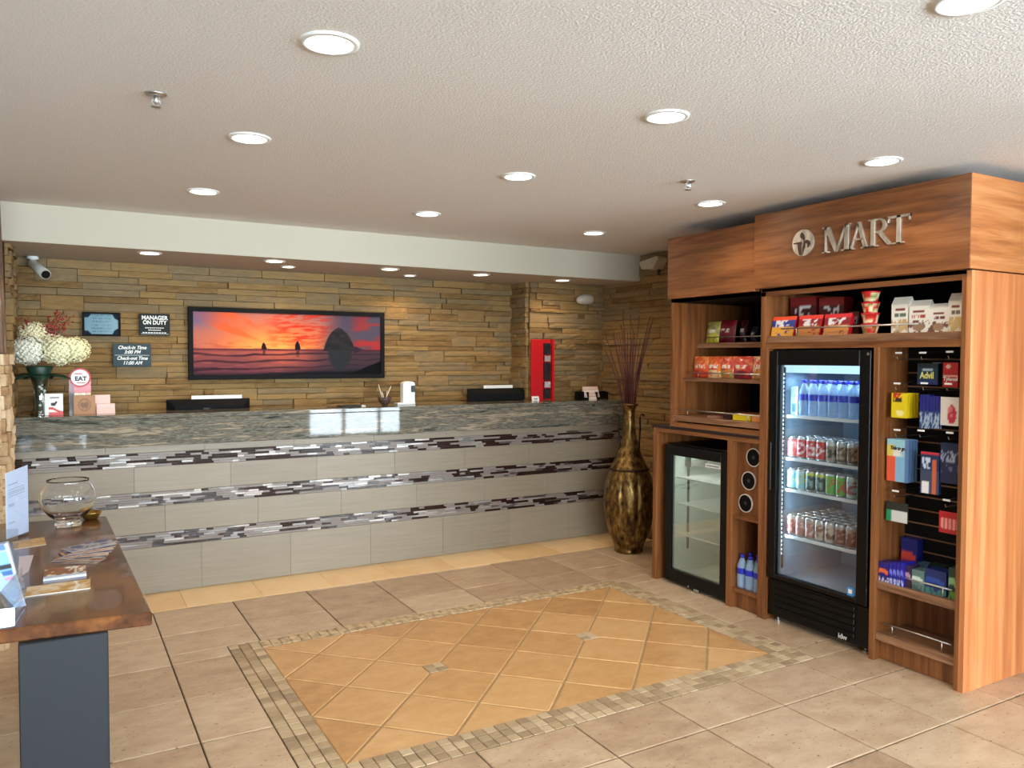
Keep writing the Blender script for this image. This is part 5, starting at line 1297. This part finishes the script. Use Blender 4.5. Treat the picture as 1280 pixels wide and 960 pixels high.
hang('stain_pen_pack', 1109, 548, 1134, 604, f_tide, 'front red and blue Tide to go pack, on the third row', 'stain pen', 'stain pens on the third row', n=4, step=.024, nx=18, ny=26)
p = HX(1122, 560.5, 3.6705); text('lettering', 'Tide to go', .026, m_text_k, bpy.data.objects['stain_pen_pack'], p, '-X', .0006, .0008, shear=.2, wid=.078)
def f_brush(u, v):
    c = (26, 46, 86) if v > .55 else (60, 70, 96)
    if v > .93: c = (196, 50, 60)
    if .66 < u < .86 and v < .82: c = (196, 96, 60)
    if .08 < u < .45 and v < .30: c = (226, 226, 230)
    if .1 < u < .55 and .58 < v < .86 and fbm(u*9, v*9, 1) > .48: c = (196, 206, 226)
    return lin(c)
hang('toothbrush_kit', 1151, 564, 1173, 619, f_brush, 'blue travel kit with an orange toothbrush and white tube', 'toothbrush kit', None, nx=18, ny=26, thick=.02)
def f_navy(u, v):
    c = (22, 32, 66)
    if .55 < v < .80 and fbm(u*12, v*14, 2) > .52: c = (150, 160, 184)
    if .2 < v < .5 and fbm(u*8, v*14, 5) > .60: c = (90, 104, 140)
    return lin(c)
hang('razor_pack', 1176, 553, 1197, 606, f_navy, 'front dark navy pack with small white print, third row right', 'toiletry pack', 'navy packs on the third row', n=2)
def f_grn(u, v):
    c = (206, 206, 200) if u > .28 else (30, 140, 90)
    if v > .60: c = (40, 44, 40)
    return lin(c)
hang('green_pack', 1108, 626, 1134, 655, f_grn, 'green and white pack with dark header hanging at the lower left', 'toiletry pack', None)
def f_redp(u, v):
    c = (176, 30, 40)
    if .2 < v < .7 and int(u*9) % 2 and fbm(u*9, v*4, 3) > .3: c = (226, 150, 140)
    return lin(c)
hang('red_pack', 1174, 638, 1196, 669, f_redp, 'red striped pack hanging at the lower right of the slat wall', 'toiletry pack', None)
# boxes on the lower shelf of the right column
ZL = .4125
def f_box(seed, base, acc, acc2):
    def f(u, v):
        c = base
        if .38 < v < .66 and u < .9 and abs(v-.5-.12*sin(u*4)) < .12: c = acc
        if v < .28 and fbm(u*9, v*6, seed) > .45: c = acc2
        return lin(c)
    return f
def shelf_box(px0, px1, top_px, x_, depth, base, acc, acc2, label, zb=ZL, grp='boxes on the lower product shelf', seed=0):
    a, b = HX(px0, 715, x_).y, HX(px1, 715, x_).y; b = max(b, 2.138); a = min(a, 2.549); z1_ = HX((px0+px1)/2, top_px, x_).z
    g = G().box(x_, x_+depth, b, a, zb, z1_, 0, lin(base)); f = f_box(seed, base, acc, acc2)
    g.grid(lambda u, v: (x_-.0008, a-(a-b)*u, zb+(z1_-zb)*v), 16, 14, f)
    # spine lines on the row of cartons
    return single('product_box', g, m_gloss, label, 'box', grp)
shelf_box(1097.5, 1111, 703, 3.645, .09, (28, 26, 120), (226, 100, 50), (214, 206, 220), 'purple blue carton with an orange flash at the left end', seed=1)
for k in range(4):
    shelf_box(1111.8+k*4.6, 1115.8+k*4.6, 703+k*.2, 3.645, .09, (30, 30, 150), (110, 120, 220), (180, 190, 230), f'narrow deep blue carton, {ordw[k]} after the orange flash one', seed=2+k)
shelf_box(1131, 1139, 707, 3.66, .07, (52, 34, 70), (190, 150, 170), (60, 40, 50), 'dark purple carton between blue and grey green boxes', seed=8)
shelf_box(1140, 1155, 713, 3.655, .07, (88, 118, 116), (196, 216, 210), (60, 84, 80), 'grey green carton with a pale label, middle of the shelf', seed=9)
shelf_box(1157, 1183, 713, 3.66, .08, (20, 40, 96), (30, 66, 150), (60, 120, 110), 'wide dark blue carton on the lower product shelf', seed=10)
shelf_box(1186, 1197, 710, 3.665, .07, (30, 60, 52), (130, 176, 130), (90, 150, 60), 'dark green carton at the right end of the shelf', seed=11)
shelf_box(1126, 1146, 673, 3.80, .05, (24, 34, 110), (206, 70, 60), (80, 150, 200), 'tall blue carton with a red flash standing behind', seed=12)
shelf_box(1147, 1160, 704, 3.80, .05, (70, 96, 120), (150, 170, 190), (40, 60, 80), 'pale blue packet behind the grey green carton', seed=13)
shelf_box(1162, 1182, 706, 3.80, .05, (34, 44, 40), (190, 180, 160), (40, 60, 60), 'dark packet with cream print behind the wide blue carton', seed=14)

# ------------------------------------------------------------------ side table at the left
ZTB = .80
tb = thing('console_table', 'dark walnut slab table with blue grey steel legs', 'table', (-.3, 3.3, 0))
pl_ = [(-1.15, 2.645), (.232, 2.516), (.191, 4.145), (-1.15, 4.245)]
part('tabletop', G().prism(pl_, 2, ZTB-.040, ZTB), m_table, tb, bevel=.004)
for (y0_, y1_) in ((2.52, 2.60), (3.95, 4.03)):
    part('leg', G().box(-.103, .117, y0_, y1_, 0, ZTB-.040), m_navy, tb, bevel=.003)
    part('leg', G().box(-1.05, -.83, y0_+.1, y1_+.1, 0, ZTB-.040), m_navy, tb, bevel=.003)
part('stretcher', G().box(-.02, .04, 2.60, 3.95, .70, ZTB-.04), m_navy, tb)
# round glass bowl
bx_, by_ = .034, 3.985
t = thing('glass_bowl', 'round clear glass fishbowl on a foot, on the walnut table', 'bowl', (bx_, by_, ZTB))
R = [(.040, 0.001), (.052, .003), (.054, .012), (.046, .022), (.050, .030), (.078, .052), (.103, .085), (.112, .118), (.108, .150), (.092, .182), (.082, .198), (.085, .206)]
Ri = [(.082, .206), (.079, .198), (.089, .181), (.105, .150), (.109, .118), (.100, .086), (.075, .055), (.04, .038), (.001, .034)]
gm = bpy.data.materials.new('thick_glass'); gm.use_nodes = True; b = gm.node_tree.nodes['Principled BSDF']
b.inputs['Transmission Weight'].default_value = 1.0; b.inputs['Roughness'].default_value = 0.0; b.inputs['IOR'].default_value = 1.45; b.inputs['Base Color'].default_value = (.97, .98, .98, 1)
part('bowl', G().lathe([(r_, ZTB+z_) for r_, z_ in R+Ri], bx_, by_, 48), gm, t, smooth=True)
c = HZ(125, 640, ZTB)
single('brass_dish', G().lathe([(.02, ZTB), (.03, ZTB+.004), (.045, ZTB+.03), (.047, ZTB+.034), (.042, ZTB+.032), (.02, ZTB+.012)], .125, 4.10, 24, ), M('brass', (176, 140, 70), .25, metal=.9), 'small brass dish half hidden behind the glass bowl', 'dish', smooth=True)
# acrylic holder with a letter sheet
p0, p1 = HZ(8, 678, ZTB), HZ(36, 668, ZTB); h0 = HY(5, 592, p0.y).z-ZTB; h1 = HY(34, 581, p1.y).z-ZTB
t = thing('letter_stand', 'upright white letter sheet in a clear stand on the table', 'sign', ((p0.x+p1.x)/2, (p0.y+p1.y)/2, ZTB))
d = (p1-p0); nrm = Vector((d.y, -d.x, 0)).normalized()
def sheet(off, fn, nx=2, ny=2, z0_=.012, sh=.0): return G().grid(lambda u, v: tuple(p0+d*u+nrm*off+Vector((0, 0, (h0*(1-u)+h1*u-z0_)*v+z0_))), nx, ny, fn)
def letterf(u, v):
    c = (214, 220, 236)
    if .12 < u < .55 and abs(v-.80) < .008: c = (150, 156, 170)
    if .12 < u < .86 and any(abs(v-k) < .006 for k in (.72, .69, .66, .63)): c = (168, 174, 190)
    if .12 < u < .40 and any(abs(v-k) < .006 for k in (.50, .47, .22)): c = (150, 156, 172)
    return lin(c)
part('letter', sheet(0, letterf, 30, 80), m_print, t)
part('clear_front', sheet(.003, None, 1, 1, .001), m_acryl, t)
part('base', G().add([tuple(p0+nrm*.0+Vector((0, 0, .001))), tuple(p1+Vector((0, 0, .001))), tuple(p1-nrm*.07+Vector((0, 0, .001))), tuple(p0-nrm*.07+Vector((0, 0, .001))), tuple(p0+Vector((0, 0, .004))), tuple(p1+Vector((0, 0, .004))), tuple(p1-nrm*.07+Vector((0, 0, .004))), tuple(p0-nrm*.07+Vector((0, 0, .004)))],
     [(0, 3, 2, 1), (4, 5, 6, 7), (0, 1, 5, 4), (1, 2, 6, 5), (2, 3, 7, 6), (3, 0, 4, 7)]), m_acryl, t)
# flat papers
def flat(name, pts, h, fn, label, cat, nx=20, ny=12, side=(220, 214, 204), group=None, z=ZTB):
    P = [HZ(a, b, ZTB) for a, b in pts]     # near-left, near-right, far-right, far-left
    P = [Vector((p.x, p.y, z)) for p in P]
    g = G().prism([(p.x, p.y) for p in P], 2, z+.0004, z+h, 0, lin(side))
    g.grid(lambda u, v: tuple((P[0]*(1-u)+P[1]*u)*(1-v)+(P[3]*(1-u)+P[2]*u)*v+Vector((0, 0, h+.0003))), nx, ny, fn)
    return single(name, g, m_print, label, cat, group)
flat('gold_card', [(18, 687), (58, 681), (55, 672), (16, 678)], .002, lambda u, v: lin(mixc((206, 168, 104), (150, 104, 50), 1.6*(fbm(u*8, v*6, 1)-.35))), 'small gold patterned card left of the fanned leaflets', 'card')
flat('travel_booklet', [(54, 727), (108, 720), (107, 709), (56, 714)], .008, lambda u, v: lin((196, 206, 226) if v < .22 else ((236, 226, 214) if .72 < u < .80 or (fbm(u*9, v*7, 2) > .62) else mixc((96, 60, 42), (176, 110, 60), fbm(u*5, v*4, 7)))), 'booklet with a brown photo cover and pale spine strip', 'booklet', side=(196, 204, 222))
flat('long_leaflet', [(31, 747), (113, 736), (113, 724.5), (34, 735)], .003, lambda u, v: lin(mixc((226, 206, 176), (190, 140, 70), max(0, fbm(u*7, v*4, 9)-.40)*3) if abs(u-.80+.1*abs(v-.5)) > .02 else (240, 236, 226)), 'long cream and gold leaflet nearest the table edge', 'leaflet', nx=36)
flat('pale_leaflet', [(22, 724), (36, 714), (42, 694), (24, 696)], .001, lambda u, v: lin((206, 196, 204)), 'pale pink leaflet corner showing beside the blue brochures', 'leaflet')
ctr = HZ(106, 696, ZTB)
for k in range(9):
    a = radians(-34+k*7.5)+.12; u_ = Vector((cos(a), sin(a), 0)); v_ = Vector((-sin(a), cos(a), 0)); c = Vector((ctr.x-.004+.006*k-.02, ctr.y-.01+.012*(k-4), ZTB+.0012+.0042*k))
    colr = [(74, 52, 44), (150, 86, 44), (56, 52, 70), (196, 120, 60), (70, 76, 104), (206, 136, 80), (60, 64, 92), (150, 156, 186), (70, 78, 112)][k]
    L_, W_ = .085, .038; g = G().obox(c, u_*L_, v_*W_, Vector((0, 0, .0012)), 0, lin((140, 120, 108)))
    g.grid(lambda s_, t_: tuple(c+u_*L_*(2*s_-1)+v_*W_*(2*t_-1)+Vector((0, 0, .0016))), 14, 6, lambda s_, t_: lin(colr if fbm(s_*6, t_*4, k) < .52 else mixc(colr, (232, 220, 206), .6)))
    single('fanned_leaflet', g, m_print, f'leaflet {["at the bottom", "second", "third", "fourth", "fifth", "sixth", "seventh", "eighth", "on top"][k]} {"" if k in (0, 8) else "from the bottom "}of the fanned pile on the table', 'leaflet', 'fanned leaflets beside the glass bowl')
# brochure holder cut by the left edge
ct = thing('brochure_holder', 'clear acrylic brochure holder at the near left table corner', 'brochure holder', (-.16, 2.7, ZTB))
A0, A1 = HZ(18, 784, ZTB), HZ(33, 757, ZTB)
def quad(a, b, c, d_, off): return G().add([a, b, c, d_]+[tuple(Vector(q)+Vector(off)) for q in (a, b, c, d_)], [(0, 1, 2, 3), (7, 6, 5, 4), (0, 4, 5, 1), (1, 5, 6, 2), (2, 6, 7, 3), (3, 7, 4, 0)])
z = ZTB
part('side_wall', quad((-.112, 2.565, z+.001), (-.088, 2.76, z+.001), (-.100, 2.80, z+.11), HY(0, 742, 2.60), (-.003, 0, 0)), m_acryl, ct)
part('front_lip', quad((-.32, 2.565, z+.001), (-.112, 2.565, z+.001), (-.112, 2.575, z+.05), (-.32, 2.575, z+.05), (0, .003, 0)), m_acryl, ct)
part('back_plate', quad((-.32, 2.76, z+.001), (-.112, 2.76, z+.001), (-.112, 2.90, z+.21), (-.32, 2.90, z+.21), (0, .003, 0)), m_acryl, ct)
part('base_plate', G().box(-.32, -.112, 2.565, 2.76, z+.0005, z+.003), m_acryl, ct)
def f_bro(u, v):
    c = (176, 204, 236)
    if v > .90: c = (90, 130, 186)
    if .55 < v < .90: c = (130, 182, 232)
    if .62 < v < .68 and .2 < u < .95: c = (40, 50, 60)
    if .50 < v < .60 and .5 < u < .9: c = (70, 110, 170)
    if .44 < v < .49 and .5 < u < .9: c = (214, 160, 190)
    if u > .93: c = (226, 228, 236)
    return lin(c)
for k in range(5):
    o = .024*k; pass
    P = [HZ(19, 760, z+.006)+Vector((-.001*k, o*.3, 0)), HZ(32.5, 757, z+.006)+Vector((-.001*k, o*.3, 0)), HY(9, 680, 2.84)+Vector((0, o*.8, -.002*k)), HY(-45, 690, 2.80)+Vector((0, o*.8, -.002*k))]
    g = G().grid(lambda u, v: tuple((P[0]*(1-u)+P[1]*u)*(1-v)+(P[3]*(1-u)+P[2]*u)*v), 22, 40, f_bro)
    g.grid(lambda u, v: tuple((P[1]*(1-u)+P[0]*u)*(1-v)+(P[2]*(1-u)+P[3]*u)*v+Vector((0, .006, 0))), 1, 1, lambda u, v: lin((214, 218, 230)))
    g.add([P[1], P[2], P[2]+Vector((0, .006, 0)), P[1]+Vector((0, .006, 0))], [(0, 3, 2, 1)], 0, lin((216, 220, 232)))
    single('blue_brochure', g, m_gloss, f'pale blue brochure, {ordw[k]} from the front in the clear holder', 'brochure', 'blue brochures in the clear holder')
